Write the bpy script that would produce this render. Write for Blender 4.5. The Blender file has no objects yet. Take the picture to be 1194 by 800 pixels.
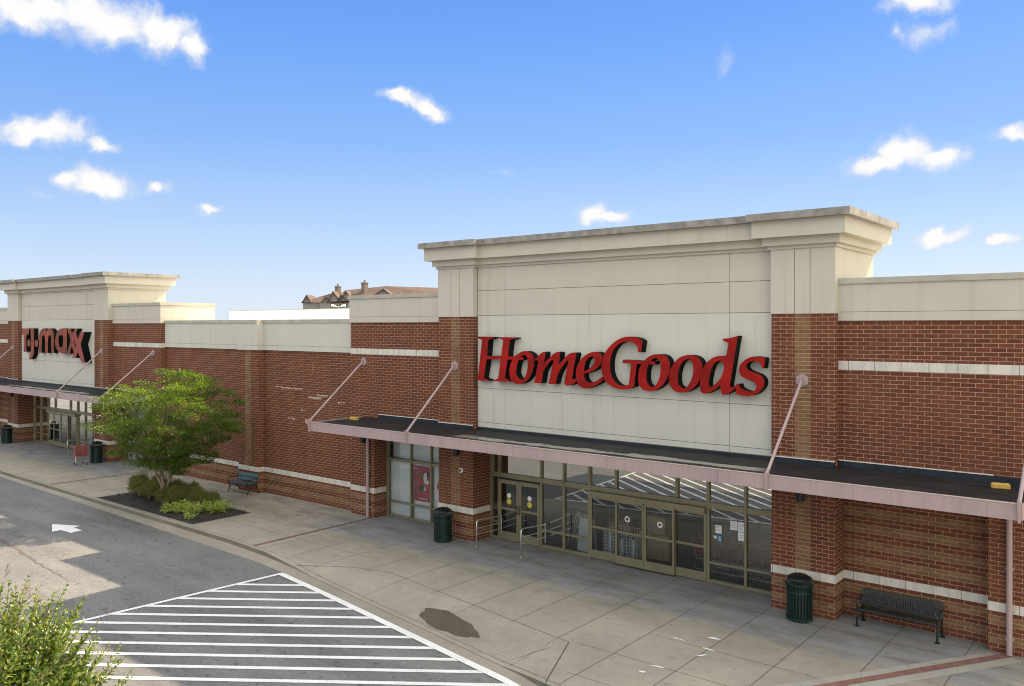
import bpy, bmesh, math, random
from mathutils import Vector, Matrix, Euler
R = math.radians
random.seed(7)
S = bpy.context.scene
C = S.collection

# ------------------------------------------------------------------ camera, sky, sun, exposure
PHI = R(39.14)
FPX, CXP, CYP, CAMZ = 974.3, 597.0, 380.0, 7.3
cam_d = bpy.data.cameras.new('camera'); cam = bpy.data.objects.new('camera', cam_d); C.objects.link(cam)
cam.location = (0, 0, CAMZ); cam.rotation_euler = (R(90), 0, PHI)
cam_d.sensor_width = 36; cam_d.lens = FPX / 1194 * 36; cam_d.shift_y = -20 / 1194
cam_d.clip_start = 0.05; cam_d.clip_end = 5000
S.camera = cam

SUN_DIR = Vector((0.262, 1.136, 1.0)).normalized()          # towards the sun: behind the shops, a little to the right
SUN_EL = math.asin(SUN_DIR.z); SUN_AZ = math.atan2(SUN_DIR.x, SUN_DIR.y)
sun_d = bpy.data.lights.new('sun', 'SUN'); sun = bpy.data.objects.new('sun', sun_d); C.objects.link(sun)
sun_d.energy = 5.0; sun_d.angle = R(0.5); sun_d.color = (1.0, 0.80, 0.58)
sun.rotation_euler = (-SUN_DIR).to_track_quat('-Z', 'Y').to_euler(); sun.location = (10, 60, 60)

S.view_settings.view_transform = 'Standard'; S.view_settings.look = 'None'
S.view_settings.gamma = 1.0; S.view_settings.use_curve_mapping = False
S.view_settings.exposure = 1.1
S.render.engine = 'CYCLES'
S.cycles.use_denoising = True; S.cycles.pixel_filter_type = 'BLACKMAN_HARRIS'; S.cycles.filter_width = 1.05
S.cycles.max_bounces = 8; S.cycles.diffuse_bounces = 4; S.cycles.glossy_bounces = 3
S.cycles.transparent_max_bounces = 12; S.cycles.transmission_bounces = 4
S.cycles.sample_clamp_indirect = 4.0; S.cycles.caustics_reflective = False; S.cycles.caustics_refractive = False

SKY_STRENGTH = 0.13
FILL_GLOW = 2.3  # display radiance of the fill haze added outside the view
FILL_BANK = 1.75                                                # display radiance of the unseen fill cloud added behind the camera

def cam_ray(u, v):
    F = Vector((-math.sin(PHI), math.cos(PHI), 0)); Rr = Vector((math.cos(PHI), math.sin(PHI), 0))
    return F + Rr * ((u - CXP) / FPX) + Vector((0, 0, 1)) * ((CYP - v) / FPX)

def build_world():
    w = bpy.data.worlds.new('World'); S.world = w; w.use_nodes = True
    nt = w.node_tree; N = nt.nodes; L = nt.links; N.clear()
    out = N.new('ShaderNodeOutputWorld'); bg = N.new('ShaderNodeBackground')
    bg.inputs['Strength'].default_value = SKY_STRENGTH
    sky = N.new('ShaderNodeTexSky'); sky.sky_type = 'NISHITA'; sky.sun_disc = False
    sky.sun_elevation = SUN_EL; sky.sun_rotation = SUN_AZ
    sky.altitude = 100; sky.air_density = 1.0; sky.dust_density = 0.6; sky.ozone_density = 2.0
    tc = N.new('ShaderNodeTexCoord')
    # one soft-edged ellipse per cloud, in directions of the sky
    clouds = [(40, 12, 95, 26, 0), (120, 22, 80, 30, -6), (190, 34, 52, 26, -22), (228, 56, 18, 16, -40),
              (52, 151, 56, 17, 3), (118, 167, 19, 10, 4), (84, 208, 20, 12, 0), (116, 213, 38, 19, 0), (184, 221, 20, 7, -4), (242, 241, 16, 9, 0),
              (470, 113, 32, 9, -10), (503, 127, 24, 11, -32), (693, 248, 20, 13, 0), (712, 255, 26, 9, 0), (1030, 190, 46, 14, 6), (1054, 176, 36, 21, 0), (1092, 183, 32, 15, -6),
              (1180, 155, 26, 11, 0), (1098, 274, 36, 12, 3), (1168, 280, 20, 10, 5), (1070, 4, 44, 14, 0), (1086, 34, 40, 15, 8), (1045, 44, 12, 14, 0),
              (843, 70, 14, 20, 0), (585, 203, 20, 5, 0), (52, 228, 18, 7, -15)]
    weak = {20: 0.8, 23: 0.35, 24: 0.4, 25: 0.35, 21: 0.6, 22: 0.5, 8: 0.8}
    # warp the direction a little so that edges curl
    nz = N.new('ShaderNodeTexNoise'); nz.inputs['Scale'].default_value = 26; nz.inputs['Detail'].default_value = 6; nz.inputs['Roughness'].default_value = 0.55
    L.new(tc.outputs['Generated'], nz.inputs['Vector'])
    sub = N.new('ShaderNodeVectorMath'); sub.operation = 'SUBTRACT'; sub.inputs[1].default_value = (0.5, 0.5, 0.5)
    L.new(nz.outputs['Color'], sub.inputs[0])
    sc = N.new('ShaderNodeVectorMath'); sc.operation = 'SCALE'; sc.inputs['Scale'].default_value = 0.038
    L.new(sub.outputs[0], sc.inputs[0])
    add = N.new('ShaderNodeVectorMath'); add.operation = 'ADD'
    L.new(tc.outputs['Generated'], add.inputs[0]); L.new(sc.outputs[0], add.inputs[1])
    last = None
    for i, (u, v, ru, rv, tilt) in enumerate(clouds):
        c = cam_ray(u, v); k = c.length; c.normalize()
        e1 = Vector((c.y, -c.x, 0)).normalized(); e2 = e1.cross(c).normalized()
        a = R(tilt); f1 = e1 * math.cos(a) + e2 * math.sin(a); f2 = -e1 * math.sin(a) + e2 * math.cos(a)
        m = Matrix((f1, f2, f1.cross(f2))).transposed()
        mp = N.new('ShaderNodeMapping'); mp.vector_type = 'TEXTURE'
        mp.inputs['Location'].default_value = c; mp.inputs['Rotation'].default_value = m.to_euler('XYZ')
        mp.inputs['Scale'].default_value = (ru * 1.42 / FPX / k, rv * 1.5 / FPX / k, 0.6)
        L.new(add.outputs[0], mp.inputs['Vector'])
        ln = N.new('ShaderNodeVectorMath'); ln.operation = 'LENGTH'; L.new(mp.outputs[0], ln.inputs[0])
        mr = N.new('ShaderNodeMapRange'); mr.inputs['From Min'].default_value = 1.0; mr.inputs['From Max'].default_value = 0.0
        mr.inputs['To Max'].default_value = weak.get(i, 1.0)
        L.new(ln.outputs['Value'], mr.inputs['Value'])
        if last is None: last = mr.outputs[0]
        else:
            mx = N.new('ShaderNodeMath'); mx.operation = 'MAXIMUM'
            L.new(last, mx.inputs[0]); L.new(mr.outputs[0], mx.inputs[1]); last = mx.outputs[0]
    n2 = N.new('ShaderNodeTexNoise'); n2.inputs['Scale'].default_value = 48; n2.inputs['Detail'].default_value = 7; n2.inputs['Roughness'].default_value = 0.62
    L.new(add.outputs[0], n2.inputs['Vector'])
    ma = N.new('ShaderNodeMath'); ma.operation = 'MULTIPLY_ADD'; ma.inputs[1].default_value = 0.75
    L.new(n2.outputs['Fac'], ma.inputs[0]); L.new(last, ma.inputs[2])
    gate = N.new('ShaderNodeMapRange'); gate.inputs['From Min'].default_value = 0.0; gate.inputs['From Max'].default_value = 0.12
    L.new(last, gate.inputs['Value'])
    dm = N.new('ShaderNodeMapRange'); dm.interpolation_type = 'SMOOTHSTEP'
    dm.inputs['From Min'].default_value = 0.47; dm.inputs['From Max'].default_value = 1.14
    L.new(ma.outputs[0], dm.inputs['Value'])
    dens = N.new('ShaderNodeMath'); dens.operation = 'MULTIPLY'
    L.new(dm.outputs[0], dens.inputs[0]); L.new(gate.outputs[0], dens.inputs[1])
    # blue of the air by height above the horizon, over the physical sky
    sp = N.new('ShaderNodeSeparateXYZ'); L.new(tc.outputs['Generated'], sp.inputs[0])
    rp = N.new('ShaderNodeValToRGB'); e = rp.color_ramp.elements
    cols = [(0.0, (.72, .80, .92)), (.05, (.62, .745, .93)), (.12, (.44, .62, .93)), (.21, (.245, .465, .93)), (.32, (.145, .365, .91)), (.42, (.09, .28, .86)), (1.0, (.06, .22, .70))]
    e[0].position, e[0].color = 0.0, (*cols[0][1], 1); e[1].position, e[1].color = 1.0, (*cols[-1][1], 1)
    for p_, c_ in cols[1:-1]: q_ = e.new(p_); q_.color = (*c_, 1)
    L.new(sp.outputs[2], rp.inputs[0])
    k_ = 1.0 / (SKY_STRENGTH * 2 ** S.view_settings.exposure)
    gain = N.new('ShaderNodeVectorMath'); gain.operation = 'SCALE'; gain.inputs['Scale'].default_value = k_
    L.new(rp.outputs[0], gain.inputs[0])
    air = N.new('ShaderNodeMix'); air.data_type = 'RGBA'; air.inputs['Factor'].default_value = 0.93
    L.new(sky.outputs[0], air.inputs['A']); L.new(gain.outputs[0], air.inputs['B'])
    # unseen bright cloud added behind the camera and overhead to fill the shaded fronts
    nb = N.new('ShaderNodeTexNoise'); nb.inputs['Scale'].default_value = 2.6; nb.inputs['Detail'].default_value = 6; L.new(tc.outputs['Generated'], nb.inputs['Vector'])
    my = N.new('ShaderNodeMapRange'); my.interpolation_type = 'SMOOTHSTEP'; my.inputs['From Min'].default_value = -0.02; my.inputs['From Max'].default_value = -0.40; L.new(sp.outputs[1], my.inputs['Value'])
    mz = N.new('ShaderNodeMapRange'); mz.interpolation_type = 'SMOOTHSTEP'; mz.inputs['From Min'].default_value = 0.30; mz.inputs['From Max'].default_value = 0.55; L.new(nb.outputs['Fac'], mz.inputs['Value'])
    fill_mask = N.new('ShaderNodeMath'); fill_mask.operation = 'MULTIPLY'; mo = N.new('ShaderNodeMapRange'); mo.interpolation_type = 'SMOOTHSTEP'; mo.inputs['From Min'].default_value = 0.50; mo.inputs['From Max'].default_value = 0.80; L.new(sp.outputs[2], mo.inputs['Value'])
    lowz = N.new('ShaderNodeMapRange'); lowz.interpolation_type = 'SMOOTHSTEP'; lowz.inputs['From Min'].default_value = 0.12; lowz.inputs['From Max'].default_value = 0.45; L.new(sp.outputs[2], lowz.inputs['Value'])
    myz = N.new('ShaderNodeMath'); myz.operation = 'MULTIPLY'; L.new(my.outputs[0], myz.inputs[0]); L.new(lowz.outputs[0], myz.inputs[1])
    mm_ = N.new('ShaderNodeMath'); mm_.operation = 'MAXIMUM'; L.new(myz.outputs[0], mm_.inputs[0]); L.new(mo.outputs[0], mm_.inputs[1]); L.new(mm_.outputs[0], fill_mask.inputs[0]); L.new(mz.outputs[0], fill_mask.inputs[1])
    bmix = N.new('ShaderNodeMix'); bmix.data_type = 'RGBA'; L.new(fill_mask.outputs[0], bmix.inputs['Factor'])
    L.new(air.outputs['Result'], bmix.inputs['A']); bmix.inputs['B'].default_value = (FILL_BANK * k_, FILL_BANK * .975 * k_, FILL_BANK * .92 * k_, 1)
    # bright haze added out of view on the right to light the tower sides
    mxx = N.new('ShaderNodeMapRange'); mxx.interpolation_type = 'SMOOTHSTEP'; mxx.inputs['From Min'].default_value = 0.10; mxx.inputs['From Max'].default_value = 0.62; L.new(sp.outputs[0], mxx.inputs['Value'])
    hmix = N.new('ShaderNodeMix'); hmix.data_type = 'RGBA'; L.new(mxx.outputs[0], hmix.inputs['Factor']); L.new(bmix.outputs['Result'], hmix.inputs['A'])
    hmix.inputs['B'].default_value = (FILL_GLOW * k_, FILL_GLOW * .96 * k_, FILL_GLOW * .88 * k_, 1); bmix = hmix
    mix = N.new('ShaderNodeMix'); mix.data_type = 'RGBA'
    L.new(dens.outputs[0], mix.inputs['Factor']); L.new(bmix.outputs['Result'], mix.inputs['A'])
    cc = N.new('ShaderNodeMix'); cc.data_type = 'RGBA'
    cc.inputs['A'].default_value = (.70 * k_, .77 * k_, .90 * k_, 1); cc.inputs['B'].default_value = (1.0 * k_, .99 * k_, .98 * k_, 1)
    dr_ = N.new('ShaderNodeMapRange'); dr_.inputs['From Min'].default_value = .35; dr_.inputs['From Max'].default_value = 1.0; L.new(dens.outputs[0], dr_.inputs['Value'])
    L.new(dr_.outputs[0], cc.inputs['Factor']); L.new(cc.outputs['Result'], mix.inputs['B'])
    L.new(mix.outputs['Result'], bg.inputs['Color']); L.new(bg.outputs[0], out.inputs['Surface'])
build_world()

# ------------------------------------------------------------------ materials
class NT:
    def __init__(s, name):
        s.m = bpy.data.materials.new(name); s.m.use_nodes = True
        s.t = s.m.node_tree; s.t.nodes.clear()
        s.out = s.t.nodes.new('ShaderNodeOutputMaterial')
    def n(s, typ, **kw):
        nd = s.t.nodes.new(typ)
        for k, v in kw.items():
            if k.startswith('i_'): nd.inputs[k[2:].replace('_', ' ')].default_value = v
            else: setattr(nd, k, v)
        return nd
    def l(s, a, b): s.t.links.new(a, b)
    def math(s, op, a, b=None, c=None):
        nd = s.n('ShaderNodeMath', operation=op)
        for i, x in enumerate((a, b, c)):
            if x is None: continue
            if isinstance(x, (int, float)): nd.inputs[i].default_value = x
            else: s.l(x, nd.inputs[i])
        return nd.outputs[0]
    def mix(s, f, a, b, blend='MIX'):
        nd = s.n('ShaderNodeMix', data_type='RGBA', blend_type=blend)
        for k, x in (('Factor', f), ('A', a), ('B', b)):
            if isinstance(x, (int, float)): nd.inputs[k].default_value = x
            elif isinstance(x, (tuple, list)): nd.inputs[k].default_value = (*x[:3], 1)
            else: s.l(x, nd.inputs[k])
        return nd.outputs['Result']
    def ramp(s, x, lo, hi, tlo=0.0, thi=1.0):
        nd = s.n('ShaderNodeMapRange', i_From_Min=lo, i_From_Max=hi, i_To_Min=tlo, i_To_Max=thi)
        s.l(x, nd.inputs['Value']); return nd.outputs[0]
    def noise(s, vec, scale, detail=4, rough=.55):
        nd = s.n('ShaderNodeTexNoise', i_Scale=scale, i_Detail=detail, i_Roughness=rough)
        if vec is not None: s.l(vec, nd.inputs['Vector'])
        return nd.outputs['Fac']
    def pos(s): return s.n('ShaderNodeNewGeometry').outputs['Position']
    def obj(s): return s.n('ShaderNodeTexCoord').outputs['Object']
    def scale(s, vec, xyz):
        nd = s.n('ShaderNodeVectorMath', operation='MULTIPLY'); s.l(vec, nd.inputs[0]); nd.inputs[1].default_value = xyz
        return nd.outputs[0]
    def done(s, color, rough=.6, metal=0.0, bump=None, bstr=.3, bdist=.01, spec=.5, coat=0):
        p = s.n('ShaderNodeBsdfPrincipled')
        for k, x in (('Base Color', color), ('Roughness', rough), ('Metallic', metal), ('Specular IOR Level', spec), ('Coat Weight', coat)):
            if isinstance(x, (int, float)): p.inputs[k].default_value = x
            elif isinstance(x, (tuple, list)): p.inputs[k].default_value = (*x[:3], 1)
            else: s.l(x, p.inputs[k])
        if bump is not None:
            b = s.n('ShaderNodeBump', i_Strength=bstr, i_Distance=bdist); s.l(bump, b.inputs['Height']); s.l(b.outputs[0], p.inputs['Normal'])
        s.l(p.outputs[0], s.out.inputs['Surface'])
        return s.m

def plain(name, col, rough=.55, metal=0.0, var=.15, scale=9.0, spec=.5, bump=0.0):
    t = NT(name); v = t.obj(); n = t.noise(v, scale, 5)
    dark = tuple(c * (1 - var) for c in col); lite = tuple(min(1, c * (1 + var)) for c in col)
    c = t.mix(t.ramp(n, .3, .7), dark, lite)
    r = t.ramp(t.noise(v, scale * 3, 3), .2, .8, max(.03, rough - .1), min(1, rough + .1))
    return t.done(c, r, metal, bump=(n if bump else None), bstr=bump, spec=spec)

RED1, RED2 = (.168, .057, .030), (.108, .036, .021)
TAN1, TAN2 = (.245, .150, .075), (.170, .100, .050)
MORT = (.475, .345, .25)
def brick_mat(name, mode):
    t = NT(name)
    g = t.n('ShaderNodeNewGeometry'); sp = t.n('ShaderNodeSeparateXYZ'); t.l(g.outputs['Position'], sp.inputs[0])
    sn = t.n('ShaderNodeSeparateXYZ'); t.l(g.outputs['True Normal'], sn.inputs[0])
    side = t.math('GREATER_THAN', t.math('ABSOLUTE', sn.outputs[0]), .7)
    u = t.math('ADD', t.math('MULTIPLY', sp.outputs[0], t.math('SUBTRACT', 1.0, side)), t.math('MULTIPLY', sp.outputs[1], side))
    cv = t.n('ShaderNodeCombineXYZ'); t.l(u, cv.inputs[0]); t.l(sp.outputs[2], cv.inputs[1])
    def bt(c1, c2):
        b = t.n('ShaderNodeTexBrick', offset=.5, offset_frequency=2, squash=1.0)
        t.l(cv.outputs[0], b.inputs['Vector'])
        b.inputs['Color1'].default_value = (*c1, 1); b.inputs['Color2'].default_value = (*c2, 1); b.inputs['Mortar'].default_value = (*MORT, 1)
        b.inputs['Scale'].default_value = 1; b.inputs['Mortar Size'].default_value = .0062; b.inputs['Mortar Smooth'].default_value = .15
        b.inputs['Bias'].default_value = 0; b.inputs['Brick Width'].default_value = .3048; b.inputs['Row Height'].default_value = .1016
        return b
    r = bt(RED1, RED2); col, fac = r.outputs['Color'], r.outputs['Fac']
    if mode != 'red':
        tb = bt(TAN1, TAN2)
        if mode == 'tan': col = tb.outputs['Color']
        else:
            row = t.math('FLOOR', t.math('DIVIDE', sp.outputs[2], .1016))
            if mode == 'recess': row = t.math('SUBTRACT', row, 11.0)
            half = t.math('FLOOR', t.math('DIVIDE', row, 2.0))
            tan = t.math('ABSOLUTE', t.math('MODULO', half, 2.0))
            col = t.mix(tan, r.outputs['Color'], tb.outputs['Color'])
    big = t.noise(g.outputs['Position'], .7, 5)
    col = t.mix(t.ramp(big, .35, .7, 0, .30), col, (.21, .085, .042))
    stain = t.noise(t.scale(g.outputs['Position'], (2.2, 2.2, .35)), 1.0, 5)
    col = t.mix(t.ramp(stain, .5, .75, 0, .35), col, (.10, .045, .03))
    fine = t.noise(g.outputs['Position'], 60, 3)
    col = t.mix(t.ramp(fine, .3, .7, 0, .22), col, (.08, .03, .02))
    h = t.math('ADD', t.math('MULTIPLY', t.math('SUBTRACT', 1.0, fac), 1.0), t.math('MULTIPLY', fine, .3))
    return t.done(col, .82, 0, bump=h, bstr=.6, bdist=.006, spec=.12)

def stucco_mat(name, col, streak=.25):
    t = NT(name); p = t.pos()
    c = t.mix(t.ramp(t.noise(p, .9, 5), .35, .7, 0, .35), col, tuple(x * .86 for x in col))
    st = t.noise(t.scale(p, (5, 5, .25)), 1.0, 5)
    c = t.mix(t.ramp(st, .55, .8, 0, streak), c, tuple(x * y for x, y in zip(col, (.62, .60, .56))))
    f = t.noise(p, 90, 3)
    return t.done(c, .9, 0, bump=f, bstr=.25, bdist=.004, spec=.2)

def stone_mat():
    t = NT('cast_stone'); p = t.pos(); sp = t.n('ShaderNodeSeparateXYZ'); t.l(p, sp.inputs[0])
    m = t.math('MODULO', t.math('ADD', sp.outputs[0], 200.15), .6096)
    j = t.math('LESS_THAN', t.math('ABSOLUTE', t.math('SUBTRACT', m, .3)), .007)
    st = t.noise(t.scale(p, (4, 4, 1.0)), 1.0, 6, .65)
    c = t.mix(t.ramp(st, .42, .72, 0, .75), (.60, .575, .505), (.37, .36, .335))
    c = t.mix(j, c, (.17, .15, .12))
    return t.done(c, .85, 0, bump=t.noise(p, 70, 3), bstr=.25, bdist=.004, spec=.2)

def asphalt_mat():
    t = NT('asphalt'); p = t.pos()
    big = t.noise(t.scale(p, (.35, .9, 1)), .55, 6, .6)
    c = t.mix(t.ramp(big, .35, .68), (.150, .151, .150), (.226, .225, .218))
    patch = t.noise(t.scale(p, (.12, .5, 1)), 1.1, 6, .65)
    c = t.mix(t.ramp(patch, .50, .68, 0, .7), c, (.085, .085, .084))
    lane = t.noise(t.scale(p, (.035, .75, 1)), 1.0, 4, .6)
    c = t.mix(t.ramp(lane, .50, .64, 0, .45), c, (.10, .10, .10))
    v = t.n('ShaderNodeTexVoronoi', i_Scale=55); t.l(p, v.inputs['Vector'])
    c = t.mix(t.ramp(v.outputs['Distance'], .05, .5, .35, 0), c, (.33, .31, .28))
    sp_ = t.noise(p, 13, 4, .75)
    c = t.mix(t.ramp(sp_, .36, .66, .38, 0), c, (.075, .075, .073))
    c = t.mix(t.ramp(sp_, .55, .75, 0, .35), c, (.33, .32, .30))
    g = t.noise(p, 38, 3, .7)
    c = t.mix(t.ramp(g, .5, .75, 0, .45), c, (.06, .06, .06))
    drop = t.noise(p, 4.5, 3)
    c = t.mix(t.ramp(drop, .62, .70, 0, .6), c, (.05, .05, .05))
    return t.done(c, .9, 0, bump=g, bstr=.5, bdist=.008, spec=.25)

def concrete_mat(name, under=True, base=((.368, .336, .270), (.275, .254, .208)), groove=False):
    t = NT(name); p = t.pos(); sp = t.n('ShaderNodeSeparateXYZ'); t.l(p, sp.inputs[0])
    big = t.noise(p, .55, 6, .6)
    c = t.mix(t.ramp(big, .32, .68), base[1], base[0])
    # every slab was poured and has weathered a little differently
    cell = t.n('ShaderNodeTexWhiteNoise', noise_dimensions='2D')
    sx = t.math('FLOOR', t.math('DIVIDE', t.math('ADD', sp.outputs[0], 200 * 1.52 + 8.47), 1.52)); sy = t.math('FLOOR', t.math('DIVIDE', sp.outputs[1], 1.53))
    cv = t.n('ShaderNodeCombineXYZ'); t.l(sx, cv.inputs[0]); t.l(sy, cv.inputs[1]); t.l(cv.outputs[0], cell.inputs['Vector'])
    c = t.mix(t.ramp(cell.outputs['Value'], 0, 1, 0, .22), c, (.22, .20, .165))
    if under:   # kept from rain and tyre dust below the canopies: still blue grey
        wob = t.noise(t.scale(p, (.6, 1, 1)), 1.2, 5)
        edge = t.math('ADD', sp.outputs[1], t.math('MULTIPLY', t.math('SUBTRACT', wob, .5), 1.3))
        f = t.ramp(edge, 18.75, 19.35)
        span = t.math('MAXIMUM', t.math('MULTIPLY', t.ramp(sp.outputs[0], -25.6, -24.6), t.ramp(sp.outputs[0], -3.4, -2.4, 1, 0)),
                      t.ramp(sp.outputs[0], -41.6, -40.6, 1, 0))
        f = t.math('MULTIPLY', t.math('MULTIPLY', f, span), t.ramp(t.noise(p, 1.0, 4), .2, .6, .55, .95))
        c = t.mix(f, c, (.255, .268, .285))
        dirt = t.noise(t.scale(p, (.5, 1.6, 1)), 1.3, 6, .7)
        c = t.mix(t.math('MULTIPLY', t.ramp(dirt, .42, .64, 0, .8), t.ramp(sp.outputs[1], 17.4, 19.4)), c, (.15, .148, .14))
    spot = t.noise(p, 3.2, 6, .7)
    c = t.mix(t.ramp(spot, .52, .72, 0, .55), c, (.18, .163, .135))
    gum = t.n('ShaderNodeTexVoronoi', i_Scale=1.9); t.l(p, gum.inputs['Vector'])
    c = t.mix(t.ramp(gum.outputs['Distance'], .045, .075, .55, 0), c, (.10, .095, .085))
    f2 = t.noise(p, 45, 4, .7)
    c = t.mix(t.ramp(f2, .4, .75, 0, .3), c, (.21, .19, .16))
    h = f2
    if groove:
        d = t.math('ADD', t.math('MULTIPLY', sp.outputs[0], .985), t.math('MULTIPLY', sp.outputs[1], .17))
        wv = t.math('SINE', t.math('MULTIPLY', d, 66.0))
        h = t.math('MULTIPLY', wv, 1.0)
        c = t.mix(t.ramp(wv, .3, -.9, 0, .35), c, (.16, .145, .12))
    return t.done(c, .88, 0, bump=h, bstr=.35, bdist=.006, spec=.25)

def leaf_mat(name, c1, c2, c3, trans=.4, hue=.47, val=2.2):
    t = NT(name); g = t.n('ShaderNodeNewGeometry')
    rr = t.n('ShaderNodeValToRGB'); e = rr.color_ramp.elements
    e[0].color = (*c1, 1); e[1].color = (*c3, 1); m = e.new(.55); m.color = (*c2, 1)
    t.l(g.outputs['Random Per Island'], rr.inputs[0])
    d = t.n('ShaderNodeBsdfPrincipled'); d.inputs['Roughness'].default_value = .38; d.inputs['Specular IOR Level'].default_value = .45
    t.l(rr.outputs[0], d.inputs['Base Color'])
    tr = t.n('ShaderNodeBsdfTranslucent'); hs = t.n('ShaderNodeHueSaturation', i_Hue=hue, i_Saturation=1.1, i_Value=val)
    t.l(rr.outputs[0], hs.inputs['Color']); t.l(hs.outputs[0], tr.inputs['Color'])
    mx = t.n('ShaderNodeMixShader', i_Fac=trans); t.l(d.outputs[0], mx.inputs[1]); t.l(tr.outputs[0], mx.inputs[2])
    t.l(mx.outputs[0], t.out.inputs['Surface'])
    return t.m

def glass_mat(name, tint=(.80, .86, .84), boost=4.6):
    t = NT(name)
    fr = t.n('ShaderNodeFresnel', i_IOR=1.52); f = t.math('MINIMUM', t.math('MULTIPLY', fr.outputs[0], boost), 1.0)
    tr = t.n('ShaderNodeBsdfTransparent'); tr.inputs['Color'].default_value = (*tint, 1)
    gl = t.n('ShaderNodeBsdfGlossy', i_Roughness=.0); gl.inputs['Color'].default_value = (.92, .96, .95, 1)
    b = t.n('ShaderNodeBump', i_Strength=.012, i_Distance=.02); t.l(t.noise(t.pos(), 1.6, 2), b.inputs['Height']); t.l(b.outputs[0], gl.inputs['Normal'])
    mx = t.n('ShaderNodeMixShader'); t.l(f, mx.inputs[0]); t.l(tr.outputs[0], mx.inputs[1]); t.l(gl.outputs[0], mx.inputs[2])
    t.l(mx.outputs[0], t.out.inputs['Surface'])
    return t.m

def roof_membrane_mat():
    t = NT('roof_membrane'); p = t.pos(); sp = t.n('ShaderNodeSeparateXYZ'); t.l(p, sp.inputs[0])
    n = t.noise(t.scale(p, (.7, 2.2, 1)), 1.6, 6, .65)
    c = t.mix(t.ramp(n, .4, .7), (.010, .011, .012), (.028, .027, .027))
    rust = t.noise(t.scale(p, (.4, 3.5, 1)), 1.7, 5)
    c = t.mix(t.ramp(rust, .6, .72, 0, .6), c, (.06, .035, .028))
    # rain water standing along the outer edge, its pale reflection put into the colour
    wob = t.noise(t.scale(p, (.9, 5, 1)), .9, 5, .6)
    dy = t.math('ABSOLUTE', t.math('SUBTRACT', sp.outputs[1], 19.62))
    wet = t.ramp(t.math('SUBTRACT', t.math('SUBTRACT', t.math('MULTIPLY', wob, .9), dy), 0.0), .22, .27)
    inside = t.math('MAXIMUM', t.math('MULTIPLY', t.ramp(sp.outputs[0], -18.4, -18.0), t.ramp(sp.outputs[0], -8.3, -7.9, 1, 0)),
                    t.math('MULTIPLY', t.ramp(sp.outputs[0], -55, -54), t.ramp(sp.outputs[0], -44.5, -44, 1, 0)))
    wet = t.math('MULTIPLY', wet, inside)
    c = t.mix(t.math('MULTIPLY', wet, .85), c, (.25, .235, .20))
    r = t.math('SUBTRACT', .62, t.math('MULTIPLY', wet, .45))
    return t.done(c, r, 0, bump=n, bstr=.3, bdist=.02, spec=.22)

M = {}
M['red'] = brick_mat('red_brick', 'red'); M['tan'] = brick_mat('tan_brick', 'tan')
M['base'] = brick_mat('striped_base_brick', 'base'); M['recess'] = brick_mat('striped_recess_brick', 'recess')
M['cream'] = stucco_mat('cream_stucco', (.55, .54, .475), .38); M['stucco'] = stucco_mat('shade_toned_stucco', (.515, .49, .415), .38)  # same stucco; the light gradient up the wall is put into two tones
M['dark_groove'] = plain('groove', (.20, .18, .14), .9)
M['stone'] = stone_mat(); M['asphalt'] = asphalt_mat()
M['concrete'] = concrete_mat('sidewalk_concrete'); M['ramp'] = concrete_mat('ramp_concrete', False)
M['groove_con'] = concrete_mat('grooved_concrete', False, groove=True)
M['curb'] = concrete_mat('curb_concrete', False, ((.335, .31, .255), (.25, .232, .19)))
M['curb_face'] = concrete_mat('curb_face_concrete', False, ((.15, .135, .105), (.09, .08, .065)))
M['pale_con'] = concrete_mat('pale_concrete', False, ((.40, .385, .345), (.33, .315, .28)))
M['coping'] = plain('weathered_coping', (.27, .255, .225), .6, .25, .35, 3.0)
M['light_cap'] = plain('painted_coping', (.40, .385, .315), .5, .1, .15, 2.0)
def fascia_mat():
    t = NT('mauve_painted_steel'); p = t.pos()
    c = t.mix(t.ramp(t.noise(t.scale(p, (1.2, 1.2, .3)), 1.0, 5), .35, .7), (.385, .290, .290), (.32, .25, .252))
    st = t.noise(t.scale(p, (9, 9, .5)), 1.0, 5, .65)
    c = t.mix(t.ramp(st, .52, .78, 0, .5), c, (.22, .17, .165))
    c = t.mix(t.ramp(t.noise(p, 7, 5, .7), .62, .75, 0, .4), c, (.45, .36, .35))
    return t.done(c, .5, .05, spec=.35)
M['mauve'] = fascia_mat(); M['drip_edge'] = plain('drip_edge', (.50, .42, .39), .45, .2)
M['roof'] = roof_membrane_mat()
M['flash'] = plain('black_flashing', (.02, .026, .032), .4, .1, .3, 3)
M['termbar'] = plain('termination_bar', (.62, .60, .57), .5)
M['soffit'] = plain('soffit', (.30, .27, .22), .8)
M['frame'] = plain('bronze_frame', (.255, .225, .135), .42, .45, .1, 2)
M['glass'] = glass_mat('window_glass'); M['tglass'] = glass_mat('transom_glass', (.80, .86, .84), 8.5); M['cglass'] = glass_mat('clear_window_glass', (.97, .99, .98), 1.8); M['dglass'] = glass_mat('door_glass', (.82, .86, .85), 2.6)
M['frost'] = plain('pale_window_backing', (.80, .86, .84), .5, 0, .06, 1.0)
M['white'] = plain('white_paint', (.78, .78, .76), .5, 0, .05)
def paint_mat():
    t = NT('road_paint'); p = t.pos()
    w = t.math('MULTIPLY', t.ramp(t.noise(p, 34, 4, .7), .50, .62), t.ramp(t.noise(p, 1.3, 4), .38, .66, .12, 1.0))
    d = t.mix(t.ramp(t.noise(p, 2.2, 5, .65), .4, .75, 0, .4), (.78, .78, .76), (.55, .545, .53))
    return t.done(t.mix(t.math('MULTIPLY', w, .75), d, (.17, .17, .165)), .75, 0, spec=.25)
M['road_paint'] = paint_mat()
M['tpo'] = plain('white_roof_sheet', (.82, .81, .79), .6, 0, .05, .4)
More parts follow.
